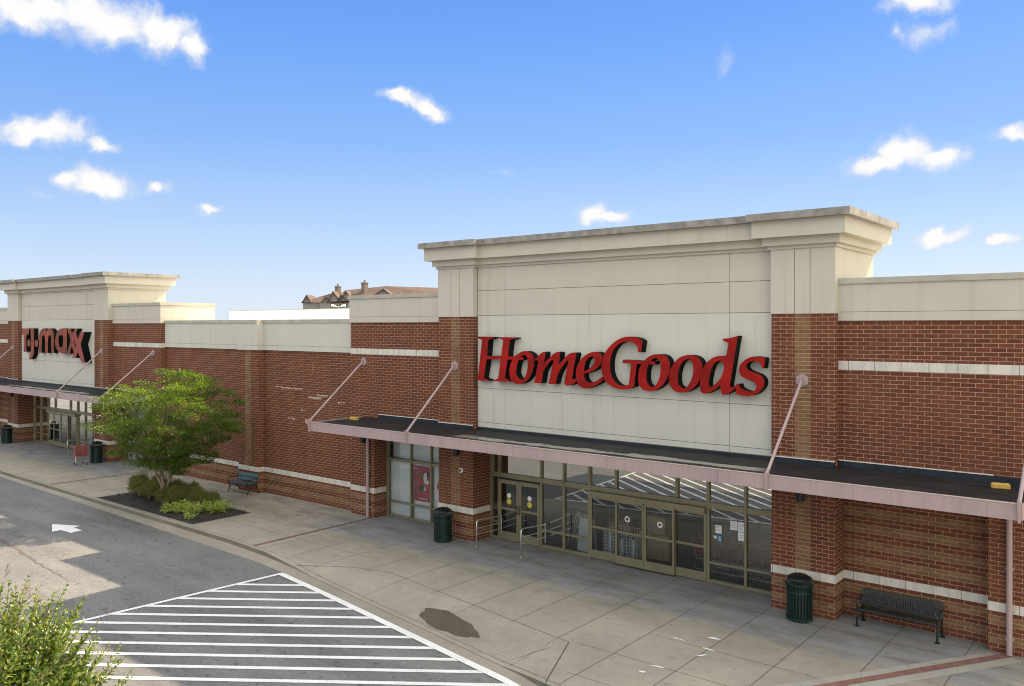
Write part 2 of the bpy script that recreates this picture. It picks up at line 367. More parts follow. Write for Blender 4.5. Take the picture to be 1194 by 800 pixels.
M['green'] = plain('dark_green_steel', (.007, .032, .026), .35, .2, .25, 4)
M['greenblack'] = plain('green_black_steel', (.010, .018, .018), .38, .2, .3, 4)
M['bluegreen'] = plain('blue_green_planks', (.035, .075, .085), .45, 0, .25, 4)
M['black'] = plain('black_metal', (.012, .012, .013), .45, .2)
M['rubber'] = plain('black_rubber', (.02, .02, .02), .8)
M['chrome'] = plain('galvanised_rail', (.62, .61, .58), .32, .85, .05)
M['steel'] = plain('cart_wire', (.42, .42, .42), .35, .8, .05)
M['cart_red'] = plain('red_cart_plastic', (.28, .06, .055), .45)
M['yellow'] = plain('yellow_foam', (.46, .30, .06), .75, 0, .3, 14, bump=.3)
M['pale_backing'] = plain('cream_backing', (.74, .68, .54), .7, 0, .05, 1); M['interior'] = plain('interior_wall', (.16, .155, .15), .8); M['ifloor'] = plain('interior_floor', (.075, .072, .07), .6)
M['sign_red'] = plain('sign_red_face', (.27, .008, .005), .6, 0, .3, 1.6, spec=.15)
M['sign_red2'] = plain('sign_red_orange_face', (.20, .036, .010), .45, 0, .6, 2.2, spec=.25)
M['sign_pink'] = plain('sign_faded_red_face', (.27, .055, .045), .5, 0, .35, 4, spec=.2); M['sign_side'] = plain('sign_return', (.006, .009, .008), .7, spec=.08)
M['bark'] = plain('smooth_bark', (.27, .20, .145), .8, 0, .3, 6, bump=.3)
M['mulch'] = plain('dark_mulch', (.022, .018, .016), .95, 0, .6, 22, bump=.8)
M['chip'] = plain('mulch_chip', (.04, .03, .025), .9, 0, .5, 30)
M['brickpave_dull'] = plain('dull_brick_paver', (.145, .088, .072), .9, 0, .35, 4); M['brickpave'] = plain('brick_paver', (.20, .098, .080), .85, 0, .3, 5)
M['joint'] = plain('joint_filler', (.055, .05, .045), .9)
M['wet'] = plain('wet_concrete', (.092, .074, .048), .5, 0, .18, 5)
M['tar'] = plain('crack_sealant', (.105, .09, .075), .75, 0, .3, 8)
M['leaf'] = leaf_mat('tree_leaf', (.018, .048, .010), (.034, .078, .012), (.10, .142, .018), .45, .464, 4.2)
M['leaf_near'] = leaf_mat('near_leaf', (.030, .072, .012), (.085, .155, .018), (.24, .28, .06), .38, .472, 2.1)
M['leaf_shrub'] = leaf_mat('shrub_leaf', (.065, .095, .018), (.120, .145, .028), (.22, .20, .055), .25)
M['leaf_pale'] = leaf_mat('chartreuse_leaf', (.20, .29, .06), (.30, .39, .09), (.42, .48, .16), .3)
M['dry'] = plain('dry_stalk', (.22, .16, .09), .9); M['twig'] = plain('green_twig', (.10, .09, .03), .8); M['seed'] = plain('brown_seed_heads', (.13, .07, .06), .9)
M['card'] = plain('cardboard', (.36, .24, .14), .8); M['paper'] = plain('paper', (.72, .75, .74), .7)
M['blue'] = plain('blue_sticker', (.05, .25, .42), .6); M['sticker_yellow'] = plain('yellow_sticker', (.62, .55, .05), .6)
M['poster'] = plain('crimson_poster', (.42, .045, .09), .5, 0, .25, 2.0); M['poster_dark'] = plain('poster_dark_print', (.045, .035, .04), .6)
M['poster_gold'] = plain('poster_ochre_print', (.25, .15, .05), .6)
M['hotel_wall'] = plain('hotel_siding', (.23, .21, .20), .9, 0, .15, .05); M['hotel_stone'] = plain('hotel_stone', (.19, .155, .125), .9)
M['shingle'] = plain('brown_shingle', (.115, .078, .062), .9, 0, .2, .2); M['hotel_trim'] = plain('hotel_trim', (.05, .05, .055), .8)
M['hotel_win'] = plain('hotel_window', (.24, .26, .28), .3)
M['ground'] = plain('far_ground', (.20, .19, .15), .95, 0, .3, .02)
M['beige_mark'] = plain('pale_residue', (.44, .34, .29), .8)
def lamp_mat():
    t = NT('lit_lamp'); e = t.n('ShaderNodeEmission', i_Strength=6.0); e.inputs['Color'].default_value = (1, .78, .42, 1)
    t.l(e.outputs[0], t.out.inputs['Surface']); return t.m
M['lit'] = lamp_mat()

# ------------------------------------------------------------------ geometry helpers
class MB:
    def __init__(s): s.v = []; s.f = []; s.m = []
    def poly(s, pts, mi=0):
        b = len(s.v); s.v += [tuple(p) for p in pts]; s.f.append(tuple(range(b, b + len(pts)))); s.m.append(mi); return s
    def box(s, x0, x1, y0, y1, z0, z1, mi=0):
        if x0 > x1: x0, x1 = x1, x0
        b = len(s.v)
        s.v += [(x0, y0, z0), (x1, y0, z0), (x1, y1, z0), (x0, y1, z0), (x0, y0, z1), (x1, y0, z1), (x1, y1, z1), (x0, y1, z1)]
        for q in ((0, 3, 2, 1), (4, 5, 6, 7), (0, 1, 5, 4), (1, 2, 6, 5), (2, 3, 7, 6), (3, 0, 4, 7)):
            s.f.append(tuple(b + i for i in q)); s.m.append(mi)
        return s
    def prism(s, poly, z0, z1, mi=0):           # plan polygon (CCW) raised from z0 to z1
        n = len(poly); b = len(s.v)
        s.v += [(x, y, z0) for x, y in poly] + [(x, y, z1) for x, y in poly]
        s.f.append(tuple(b + i for i in reversed(range(n)))); s.f.append(tuple(b + n + i for i in range(n))); s.m += [mi, mi]
        for i in range(n):
            j = (i + 1) % n; s.f.append((b + i, b + j, b + n + j, b + n + i)); s.m.append(mi)
        return s
    def slabx(s, poly, x0, x1, mi=0):           # polygon in (y, z) extruded along x
        n = len(poly); b = len(s.v)
        s.v += [(x0, y, z) for y, z in poly] + [(x1, y, z) for y, z in poly]
        s.f.append(tuple(b + i for i in range(n))); s.f.append(tuple(b + n + i for i in reversed(range(n)))); s.m += [mi, mi]
        for i in range(n):
            j = (i + 1) % n; s.f.append((b + i, b + n + i, b + n + j, b + j)); s.m.append(mi)
        return s
    def slaby(s, poly, y0, y1, mi=0):           # polygon in (x, z) extruded along y
        n = len(poly); b = len(s.v)
        s.v += [(x, y0, z) for x, z in poly] + [(x, y1, z) for x, z in poly]
        s.f.append(tuple(b + i for i in range(n))); s.f.append(tuple(b + n + i for i in reversed(range(n)))); s.m += [mi, mi]
        for i in range(n):
            j = (i + 1) % n; s.f.append((b + i, b + n + i, b + n + j, b + j)); s.m.append(mi)
        return s
    def tube(s, pts, r, n=8, mi=0, cap=True):
        pts = [Vector(p) for p in pts]; k = len(pts); b = len(s.v)
        rs = r if isinstance(r, (list, tuple)) else [r] * k
        up = Vector((0, 0, 1)); prev = None
        for i, p in enumerate(pts):
            d = (pts[min(i + 1, k - 1)] - pts[max(i - 1, 0)]).normalized()
            if prev is None:
                a = d.cross(up if abs(d.z) < .9 else Vector((1, 0, 0))).normalized()
            else: a = (prev - d * prev.dot(d)).normalized()
            prev = a; c = d.cross(a)
            for j in range(n):
                t = 2 * math.pi * j / n; s.v.append(tuple(p + (a * math.cos(t) + c * math.sin(t)) * rs[i]))
        for i in range(k - 1):
            for j in range(n):
                q = (j + 1) % n; s.f.append((b + i * n + j, b + i * n + q, b + (i + 1) * n + q, b + (i + 1) * n + j)); s.m.append(mi)
        if cap:
            s.f.append(tuple(b + j for j in reversed(range(n)))); s.f.append(tuple(b + (k - 1) * n + j for j in range(n))); s.m += [mi, mi]
        return s
    def lathe(s, prof, cx=0, cy=0, n=24, mi=0):
        b = len(s.v); k = len(prof)
        for r, z in prof:
            for j in range(n):
                t = 2 * math.pi * j / n; s.v.append((cx + r * math.cos(t), cy + r * math.sin(t), z))
        for i in range(k - 1):
            for j in range(n):
                q = (j + 1) % n; s.f.append((b + i * n + j, b + i * n + q, b + (i + 1) * n + q, b + (i + 1) * n + j)); s.m.append(mi)
        s.f.append(tuple(b + j for j in reversed(range(n)))); s.f.append(tuple(b + (k - 1) * n + j for j in range(n))); s.m += [mi, mi]
        return s
    def build(s, name, mats, parent=None, smooth=False, bevel=0.0, recalc=True, kind=None):
        me = bpy.data.meshes.new(name)
        o = Vector(parent.location) if parent else Vector((0, 0, 0))
        me.from_pydata([(x - o.x, y - o.y, z - o.z) for x, y, z in s.v], [], s.f)
        mats = mats if isinstance(mats, (list, tuple)) else [mats]
        for m in mats: me.materials.append(M[m] if isinstance(m, str) else m)
        me.polygons.foreach_set('material_index', s.m)
        if recalc:
            bm = bmesh.new(); bm.from_mesh(me); bmesh.ops.recalc_face_normals(bm, faces=bm.faces)
            if bevel: bmesh.ops.bevel(bm, geom=bm.edges[:], offset=bevel, segments=1, affect='EDGES')
            bm.to_mesh(me); bm.free()
        if smooth: me.polygons.foreach_set('use_smooth', [True] * len(me.polygons))
        me.update()
        ob = bpy.data.objects.new(name, me); C.objects.link(ob)
        if parent: ob.parent = parent
        if kind: ob['kind'] = kind
        return ob

def tag(o, label, cat, group=None):
    o['label'] = label; o['category'] = cat
    if group: o['group'] = group
    return o
def thing(name, label, cat, loc=(0, 0, 0), group=None):
    o = bpy.data.objects.new(name, None); C.objects.link(o); o.location = loc; o.empty_display_size = .2
    return tag(o, label, cat, group)
def copy_thing(root, loc, rotz, label):
    r = root.copy(); C.objects.link(r); r.location = loc; r.rotation_euler = (0, 0, rotz); r['label'] = label
    for ch in list(root.children):
        c = ch.copy(); C.objects.link(c); c.parent = r
        for g in list(ch.children):
            d = g.copy(); C.objects.link(d); d.parent = c
    return r

# ------------------------------------------------------------------ the ground
MB().poly([(-2500, -2500, -.17), (2500, -2500, -.17), (2500, 2500, -.17), (-2500, 2500, -.17)]).build('ground', 'ground', kind='structure', recalc=False)
MB().poly([(-140, -90, -.13), (60, -90, -.13), (60, 17.5, -.13), (-140, 17.5, -.13)]).build('road', 'asphalt', kind='structure', recalc=False)

KPTS = [(-110, 16.6), (-46.6, 16.37), (-36.7, 16.2), (-25.5, 16.06), (-23, 15.88), (-21.3, 15.64), (-19.7, 15.36), (-15.5, 14.66), (-11.3, 13.95), (-10.1, 13.66), (-6, 12.5), (-2, 11.2), (3, 9.4), (12, 6)]
def interp(x, tab):
    for (a, b), (c, d) in zip(tab, tab[1:]):
        if x <= c: return b + (d - b) * (x - a) / (c - a)
    return tab[-1][1]
def kerb_y(x): return interp(x, KPTS)
def kerb_z(x): return interp(x, [(-200, 0), (-23.2, 0), (-20.3, -.122), (-11.7, -.122), (-10.0, 0), (50, 0)])
def back_y(x): return max(kerb_y(x) + .18, interp(x, [(-200, 0), (-21.3, 15.9), (-19.6, 16.58), (-11.15, 15.78), (-10.0, 13.9), (50, 0)]))
XS = sorted(set([-110, -80, -60, -46.6, -36.7, -30, -25.5, -24, -23.2, -22.3, -21.3, -20.3, -19.6, -18.5, -17, -15.5, -14, -12.6, -11.7, -11.15, -10.5, -10, -9, -8, -6, -4, -2, 0, 3, 7, 12]))
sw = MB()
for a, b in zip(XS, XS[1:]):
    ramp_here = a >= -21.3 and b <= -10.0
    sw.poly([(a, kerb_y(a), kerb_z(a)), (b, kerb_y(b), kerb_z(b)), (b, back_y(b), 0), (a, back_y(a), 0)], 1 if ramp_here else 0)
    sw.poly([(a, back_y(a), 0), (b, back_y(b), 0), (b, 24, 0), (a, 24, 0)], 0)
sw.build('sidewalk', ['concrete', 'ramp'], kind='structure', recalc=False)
def gut(x): return interp(x, [(-200, .36), (-46, .36), (-34, .46), (-25.5, .66), (-22, .50), (-19, .40), (-14, .36), (-9, .32), (50, .32)])
cb = MB()
def outward(x, d):
    t = Vector((1, (kerb_y(x + .05) - kerb_y(x - .05)) / .1)).normalized(); return x + t.y * d, kerb_y(x) - t.x * d
for a, b in zip(XS, XS[1:]):
    za, zb = kerb_z(a), kerb_z(b)
    (ax, ay), (bx, by) = outward(a, .03), outward(b, .03); (cx, cy), (dx, dy) = outward(a, gut(a)), outward(b, gut(b))
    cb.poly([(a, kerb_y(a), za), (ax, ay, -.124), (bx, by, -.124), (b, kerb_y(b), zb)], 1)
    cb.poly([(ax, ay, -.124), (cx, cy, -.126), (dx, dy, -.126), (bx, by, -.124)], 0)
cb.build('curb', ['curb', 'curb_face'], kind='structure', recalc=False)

# grooved patch and wet patch on the ramp (its own plane, 3 mm up)
def ramp_z(x, y):
    k, b = kerb_y(x), back_y(x)
    return kerb_z(x) * max(0, min(1, (b - y) / max(.01, b - k)))
def patch(name, pts, mat, dz=.004, kind='structure'):
    mb = MB(); c = (sum(p[0] for p in pts) / len(pts), sum(p[1] for p in pts) / len(pts)); n = len(pts)
    rings = [[(c[0] + (p[0] - c[0]) * k, c[1] + (p[1] - c[1]) * k) for p in pts] for k in (1, .75, .5, .25)]
    for r0, r1 in zip(rings, rings[1:]):
        for i in range(n):
            j = (i + 1) % n; q = [r0[i], r0[j], r1[j], r1[i]]; mb.poly([(x, y, ramp_z(x, y) + dz) for x, y in q])
    for i in range(n):
        j = (i + 1) % n; q = [rings[-1][i], rings[-1][j], c]; mb.poly([(x, y, ramp_z(x, y) + dz) for x, y in q])
    return mb.build(name, mat, kind=kind, recalc=True)
def dense(pts, step=.4):
    o = []
    for (a, b), (c, d) in zip(pts, pts[1:] + pts[:1]):
        k = max(1, int(math.hypot(c - a, d - b) / step))
        o += [(a + (c - a) * i / k, b + (d - b) * i / k) for i in range(k)]
    return o
patch('grooved_paving', dense([(-15.2, kerb_y(-15.2) + .12), (-11.75, kerb_y(-11.75) + .12), (-11.35, 15.3), (-14.9, 15.95)]), 'groove_con', .003)
wet = []
for i in range(40):
    a = 2 * math.pi * i / 40; rr = 1 + .06 * math.sin(3 * a + 1) + .05 * math.sin(7 * a) + .03 * math.sin(13 * a)
    x = -14.35 + (1.18 * math.cos(a) * math.cos(-.25) - .40 * math.sin(a) * math.sin(-.25)) * rr
    y = 15.10 + (1.18 * math.cos(a) * math.sin(-.25) + .40 * math.sin(a) * math.cos(-.25)) * rr
    wet.append((x, max(y, kerb_y(x) + .10)))
patch('water_stain', wet, 'wet', .007)

# paving joints
jn = MB()
def strip(mb, pts, w, dz=.004, mi=0):
    n = len(pts); w = w * .68 if mb is jn else w
    for i in range(n - 1):
        a, b = Vector(pts[i]), Vector(pts[i + 1]); d = (b - a).normalized(); p = Vector((-d.y, d.x)) * w / 2
        k = max(1, int((b - a).length / .6))
        for j in range(k):
            s, e = a + (b - a) * j / k, a + (b - a) * (j + 1) / k
            q = [s - p, e - p, e + p, s + p]; mb.poly([(v.x, v.y, ramp_z(v.x, v.y) + dz) for v in q], mi)
for k in range(-34, 8):
    x = -8.47 + 1.523 * k
    if -36.3 < x < -28.2: strip(jn, [(x, 18.9), (x, 21.5)], .014); continue
    strip(jn, [(x, back_y(x) if -21 < x < -10.5 else kerb_y(x) + .16), (x, 22.0)], .02 if k > -9 else .016)
    if k % 2 == 0 and -21 < x < -10.5: strip(jn, [(x, kerb_y(x) + .1), (x, back_y(x))], .012)
for y, x0, x1 in ((20.45, -8.4, -3), (17.42, -10.0, 4), (15.88, -11, 4), (14.4, -10.2, 4), (18.95, -30.5, -24.3), (17.6, -28.3, -19.6), (17.6, -60, -36.2), (19.1, -60, -36.2), (20.6, -110, -57)):
    strip(jn, [(x0, y), (x1, y)], .014)
strip(jn, [(-21.3, 15.72), (-19.6, 16.58), (-18.4, 16.9), (-11.15, 15.78)], .022)
strip(jn, [(-11.15, 15.78), (-10.3, 13.75)], .035)
strip(jn, [(x, kerb_y(x) + .15) for x in (-110, -60, -46, -36, -25.5, -23, -21.3, -19.7, -15.5, -11.3, -10.1, -6, -2, 3)], .016)
jn.build('pavement_joints', 'joint', kind='structure', recalc=False)
# brick bands across the walk
bb = MB()
strip(bb, [(-24.15, kerb_y(-24.15) + .16), (-24.2, 21.28)], .17, .006, 1)
strip(bb, [(-40.75, kerb_y(-40.75) + .16), (-40.75, 21.28)], .16, .006, 1)
strip(bb, [(-8.3, 13.05), (-5.74, 17.16), (-3.19, 21.27)], .20, .006)
bb.build('brick_paving_band', ['brickpave', 'brickpave_dull'], kind='structure', recalc=False)
pc = MB()
nrm = Vector((-(21.27 - 13.05), (-3.19 + 8.3))).normalized() * .27
strip(pc, [(-8.3 + nrm.x, 13.05 + nrm.y), (-3.19 + nrm.x, 21.0 + nrm.y)], .27, .005)
strip(pc, [(-8.3 - nrm.x, 13.05 - nrm.y), (-3.19 - nrm.x, 21.27 - nrm.y)], .27, .005)
pc.build('concrete_paving_band', 'pale_con', kind='structure', recalc=False)
# white scuffs of old paint on the walk
sc = MB(); rs = random.Random(3)
for x, y, a, l, w in ((-9.3, 17.55, -.05, .45, .07), (-8.45, 17.42, -.1, .4, .08), (-8.66, 18.12, .2, .42, .14), (-8.42, 17.0, .9, .42, .08), (-8.85, 15.85, .15, .35, .13), (-9.0, 15.4, .1, .2, .1), (-27.6, 20.4, .1, .5, .05)):
    pts = []
    for i in range(9):
        t = 2 * math.pi * i / 9 + rs.uniform(-.25, .25); k = rs.uniform(.45, 1.25); px, py = l * .42 * math.cos(t) * k, w * .42 * math.sin(t) * k
        pts.append((x + px * math.cos(a) - py * math.sin(a), y + px * math.sin(a) + py * math.cos(a), .008))
    sc.poly(pts)
sc.build('paint_scuffs', 'white', kind='structure', recalc=False)

# crosswalk hatching
hd = Vector((.803, .596)); hn = Vector((.596, -.803))
Apt, Bpt = Vector((-21.14, 15.28)), Vector((-21.63, 9.77))
left_dir = (Bpt - Apt).normalized()
def right_y(x): return outward(x, gut(x))[1] - .02
def inside(p):
    xl = Apt.x + (p.y - Apt.y) * (left_dir.x / left_dir.y)
    return p.x > xl and p.y < right_y(p.x) and p.x < -7.0 and p.y > 3.2
hz = MB()
def flat(mb, pts, z=-.121): mb.poly([(p[0], p[1], z) for p in pts])
def run_in(off, a, b):
    p0 = hn * off; ts = [t * .05 for t in range(int(a / .05), int(b / .05))]
    ok = [t for t in ts if inside(p0 + hd * t)]
    return (min(ok), max(ok)) if ok else None
for k in range(22):
    off = -23.62 + .638 * k
    lo, hi = run_in(off - .075, -40, 20), run_in(off + .075, -40, 20)
    if lo and hi:
        a, b = hn * (off - .075), hn * (off + .075)
        flat(hz, [a + hd * lo[0], b + hd * hi[0], b + hd * hi[1], a + hd * lo[1]])
Lp = Vector((-left_dir.y, left_dir.x)) * .07
e0, e1 = Apt + left_dir * .16, Apt + left_dir * 12
flat(hz, [e0 - Lp, e1 - Lp, e1 + Lp, e0 + Lp], -.117)
xs = [-21.1 + i * .47 for i in range(31)]
for a, b in zip(xs, xs[1:]):
    flat(hz, [(a, right_y(a) - .2), (b, right_y(b) - .2), (b, right_y(b)), (a, right_y(a))], -.113)
hz.build('crosswalk_paint', 'road_paint', kind='structure', recalc=True)
ar = MB(); flat(ar, [(-33.11, 13.4), (-31.87, 12.9), (-31.89, 13.21), (-31.18, 13.25), (-31.25, 13.68), (-31.93, 13.68), (-32.0, 13.94)])
ar.build('road_arrow_paint', 'road_paint', kind='structure')
ck = MB(); rs = random.Random(5)
pts = [(-34.5, 11.5), (-32.13, 11.32), (-30.69, 11.18), (-28.9, 11.03), (-27.56, 10.88), (-26.04, 10.76), (-25.16, 10.70)]
fine = []
for (a, b), (c, d) in zip(pts, pts[1:]):
    fine += [(a + (c - a) * i / 8 + rs.uniform(-.03, .03), b + (d - b) * i / 8 + rs.uniform(-.04, .04)) for i in range(8)]
for i, (p, q) in enumerate(zip(fine, fine[1:])):
    w = .07 * max(.12, 1 - max(0, i - 14) / 34) * rs.uniform(.5, 1.4); w2 = w * rs.uniform(.7, 1.2)
    flat(ck, [(p[0], p[1] - w), (q[0], q[1] - w2), (q[0], q[1] + w2), (p[0], p[1] + w)], -.125)
ck.build('crack_sealing', 'tar', kind='structure', recalc=True)
# planting bed cut into the walk
bed = MB(); rs = random.Random(11); B = [(-36.1, 16.42), (-28.5, 16.36), (-28.45, 18.86), (-36.1, 18.86)]
nx, ny = 46, 16
def bedp(i, j):
    u, v = i / nx, j / ny; x = B[0][0] + (B[1][0] - B[0][0]) * u; y = 16.40 + 2.46 * v
    e = min(u, 1 - u, v, 1 - v); return (x, y, .006 + (.05 + rs.uniform(-.022, .03)) * min(1, e * 12))
grid = [[bedp(i, j) for j in range(ny + 1)] for i in range(nx + 1)]
for i in range(nx):
    for j in range(ny): bed.poly([grid[i][j], grid[i + 1][j], grid[i + 1][j + 1], grid[i][j + 1]])
bed.build('mulch_bed', 'mulch', kind='structure', recalc=False)
chips = MB()
for _ in range(700):
    x, y = rs.uniform(-36, -28.6), rs.uniform(16.45, 18.8); a = rs.uniform(0, 6.28); l, w = rs.uniform(.03, .07), rs.uniform(.008, .018); z = rs.uniform(.06, .085)
    c_, s_ = math.cos(a), math.sin(a)
    chips.poly([(x + l * c_ - w * s_, y + l * s_ + w * c_, z + rs.uniform(-.01, .02)), (x - l * c_ - w * s_, y - l * s_ + w * c_, z), (x - l * c_ + w * s_, y - l * s_ - w * c_, z + rs.uniform(-.01, .02)), (x + l * c_ + w * s_, y + l * s_ - w * c_, z)])
chips.build('mulch_chips', 'chip', kind='stuff', recalc=False)

# ------------------------------------------------------------------ the shops
YP, YW, YU, YR, YG, YA = 21.08, 21.27, 21.35, 21.75, 22.0, 21.6     # pilaster, tower panel, upper wall, recess, glass, low wall
CANY, CZ0, CZ1 = 18.8, 3.51, 3.83
def brickcol(mb, x0, x1, y0, y1, tanx=None, z1=7.61, base='base'):
    """brick pier: striped base, stone band, red shaft with an optional tan stripe; slots 0 base 1 stone 2 red 3 tan"""
    mb.box(x0, x1, y0, y1, 0, .914, 0)
    mb.box(x0 - .012, x1 + .012, y0 - .012, y1, .914, 1.118, 1)
    if tanx:
        a, b = tanx
        mb.box(x0, a, y0, y1, 1.118, z1, 2); mb.box(a, b, y0, y1, 1.118, z1, 3); mb.box(b, x1, y0, y1, 1.118, z1, 2)
    else: mb.box(x0, x1, y0, y1, 1.118, z1, 2)
BR = ['base', 'stone', 'red', 'tan', 'recess']

def offset_ring(d, side_step=True):
    o = []
    xo, xi, yb = 6.81 + d, 5.16, 24.35 + d
    yf, ym = YP - d, YW - d * .97
    return [(-xo, yf), (-xi + min(d, .45), yf), (-xi + min(d, .45), ym), (xi - min(d, .45), ym), (xi - min(d, .45), yf), (xo, yf), (xo, yb), (-xo, yb)]

def build_store(name, label, cx, s, rot):
    st = thing(name, label, 'shop', (cx, YP, 0))
    X = lambda lx: cx + s * lx
    def bx(mb, a, b, y0, y1, z0, z1, mi=0): mb.box(min(X(a), X(b)), max(X(a), X(b)), y0, y1, z0, z1, mi)
    # tower body and sign panel
    mb = MB(); bx(mb, -6.79, 6.79, YW + .25, 24.33, 3.95, 9.98, 1)
    mb.build('tower_body', ['cream', 'stucco'], st)
    mb = MB(); bx(mb, -5.16, 5.16, YW + .012, YW + .25, 3.86, 9.5, 2)
    G = .008
    xs = [-5.155, -3.95, 3.95, 5.155]; zs = [(3.88, 4.05, 0), (4.05, 5.2, 0), (5.2, 7.65, 0), (7.65, 8.49, 1), (8.49, 9.45, 1)]
    for a, b in zip(xs, xs[1:]):
        for z0, z1, mi in zs: bx(mb, a + G, b - G, YW, YW + .02, z0 + G, z1 - G, mi)
    mb.build('sign_panel', ['cream', 'stucco', 'dark_groove'], st)
    # cornice
    for nm, z0, z1, d, m in (('cornice_bead', 9.27, 9.36, .06, 'stucco'), ('cornice_cove', 9.36, 9.56, .16, 'stucco'), ('cornice_fascia', 9.56, 9.985, .36, 'stucco'), ('cornice_coping', 9.985, 10.17, .52, 'coping')):
        ring = [(X(x), y) for x, y in offset_ring(d)]
        if s < 0: ring.reverse()
        MB().prism(ring, z0, z1).build(nm, m, st)
    # two great pilasters
    for q in (-1, 1):
        mb = MB(); a, b = sorted((X(q * 5.19), X(q * 6.81))); m = X(q * 6.0)
        brickcol(mb, a, b, YP, YG + .02, (m - .2, m + .2))
        for i, (p0, p1) in enumerate(((a - .012, m - .2), (m - .2, m + .2), (m + .2, b + .012))):
            mb.box(p0 + (G if i else 0), p1 - (G if i < 2 else 0), YP - .022, YW + .3, 7.61, 9.3, 5)
        mb.box(a, b, YP - .008, YW + .28, 7.612, 9.3, 6)
        mb.build('pilaster', BR + ['stucco', 'dark_groove'], st)
    # flanking upper walls with stone course and parapet
    for q in (-1, 1):
        mb = MB(); a, b = q * 6.81, q * 11.84
        bx(mb, a, b, YU, 22.3, 3.4, 6.21, 2); bx(mb, a, b, YU - .012, 22.3, 6.21, 6.43, 1); bx(mb, a, b, YU, 22.3, 6.43, 7.43, 2)
        mb.build('upper_wall', BR, st)
        mb = MB(); bx(mb, a, b + q * .03, YU - .05, 24.3, 7.65, 8.34, 0); bx(mb, a, b + q * .03, YU - .05, 24.3, 7.43, 7.64, 1); bx(mb, a, b + q * .02, YU - .035, 24.3, 7.64, 7.65, 2)
        bx(mb, a, b + q * .07, YU - .09, 24.34, 8.34, 8.48, 3)
        mb.build('parapet', ['stucco', 'stucco', 'dark_groove', 'light_cap'], st)
        mb = MB(); bx(mb, a, b, 22.3, 24.28, 3.4, 7.425, 0); mb.build('return_wall', ['red'], st)
    # recess side (positive local x): striped wall and end pier
    mb = MB(); bx(mb, 6.81, 10.1, YR, 22.3, 0, .914, 0); bx(mb, 6.81, 10.1, YR - .012, 22.3, .914, 1.118, 1); bx(mb, 6.81, 10.1, YR, 22.3, 1.118, 3.4, 4)
    mb.build('recessed_wall', BR, st)
    mb = MB(); brickcol(mb, min(X(10.1), X(11.84)), max(X(10.1), X(11.84)), YU, 22.3, (X(11.0) - .2, X(11.0) + .2), 3.4); mb.build('pier', BR, st)
    # window side (negative local x): pier and shop window bay
    mb = MB(); brickcol(mb, min(X(-10.46), X(-11.84)), max(X(-10.46), X(-11.84)), YU, 22.3, None, 3.4); mb.build('pier', BR, st)
    # mass behind, floor and back of the interior
    mb = MB(); bx(mb, -11.8, 11.8, 22.6, 36.5, 3.42, 6.8); mb.build('roof_block', 'tpo', st)
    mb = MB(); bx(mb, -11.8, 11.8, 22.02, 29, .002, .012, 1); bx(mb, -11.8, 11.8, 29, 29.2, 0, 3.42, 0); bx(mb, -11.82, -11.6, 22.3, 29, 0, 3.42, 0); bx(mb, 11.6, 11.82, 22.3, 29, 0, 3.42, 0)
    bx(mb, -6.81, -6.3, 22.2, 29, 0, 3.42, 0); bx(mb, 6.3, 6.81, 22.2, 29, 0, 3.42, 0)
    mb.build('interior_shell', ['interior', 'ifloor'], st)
    # canopy
    mb = MB(); E_ = 11.11
    bx(mb, -E_ + .06, E_ - .06, CANY + .06, 21.6, 3.53, 3.575, 0); mb.build('canopy_soffit', 'soffit', st)
    mb = MB(); bx(mb, -E_ + .06, E_ - .06, CANY + .06, YP + .4, 3.70, 3.79); mb.build('canopy_roof', 'roof', st)
    mb = MB()
    prof = [(CANY, CZ0), (CANY + .10, CZ0), (CANY + .10, CZ0 + .02), (CANY + .02, CZ0 + .02), (CANY + .02, CZ1 - .02), (CANY + .10, CZ1 - .02), (CANY + .10, CZ1), (CANY, CZ1)]
    for i in range(7):
        a = -E_ + 2 * E_ * i / 7; b = -E_ + 2 * E_ * (i + 1) / 7
        mb.slabx(prof, min(X(a), X(b)) + .003, max(X(a), X(b)) - .003)
    for q in (-1, 1): bx(mb, q * E_, q * (E_ - .02), CANY + .003, YU - .005, CZ0, CZ1)
    mb.build('canopy_fascia', 'mauve', st)
    mb = MB(); bx(mb, -E_ - .004, E_ + .004, CANY - .012, CANY + .03, CZ1 + .003, CZ1 + .022); mb.build('canopy_drip_edge', 'drip_edge', st)
    mb = MB()
    for q in (-1, 1): bx(mb, q * 6.83, q * (E_ - .9 if q * s < 0 else E_ - .02), YU - .04, YU - .003, 3.79, 3.94, 0); bx(mb, q * 6.83, q * (E_ - .9), YU - .05, YU - .003, 3.945, 3.965, 1)
    for q in (-1, 1): bx(mb, q * 5.19, q * 6.81, YP - .04, YP - .003, 3.79, 3.92, 0); bx(mb, q * 5.19, q * 6.81, YP - .05, YP - .003, 3.925, 3.945, 1)
    bx(mb, -5.16, 5.16, YW - .03, YW - .003, 3.79, 3.87, 0)
    mb.build('roof_flashing', ['flash', 'termbar'], st)
    for lx, ya in ((-11.06, YU), (-6.03, YP), (6.0, YP), (11.06, YU)):
        mb = MB(); x = X(lx); p, q = Vector((x, CANY - .03, CZ1 + .02)), Vector((x, ya - .06, 5.92))
        mb.tube([p, q], .038, 8)
        mb.slaby([(x + .17 * math.cos(a), 5.92 + .17 * math.sin(a)) for a in [2 * math.pi * (i + .5) / 6 for i in range(6)]], ya - .03, ya - .002)
        mb.box(x - .02, x + .02, ya - .13, ya - .03, 5.82, 6.0)
        mb.slabx([(CANY - .1, CZ1 + .09), (CANY + .02, CZ1 + .09), (CANY + .12, CZ1 + .003), (CANY - .004, CZ1 - .01), (CANY - .004, CZ0 - .05), (CANY - .05, CZ0 - .03)], x - .025, x + .025)
        mb.build('support_rod', 'mauve', st)
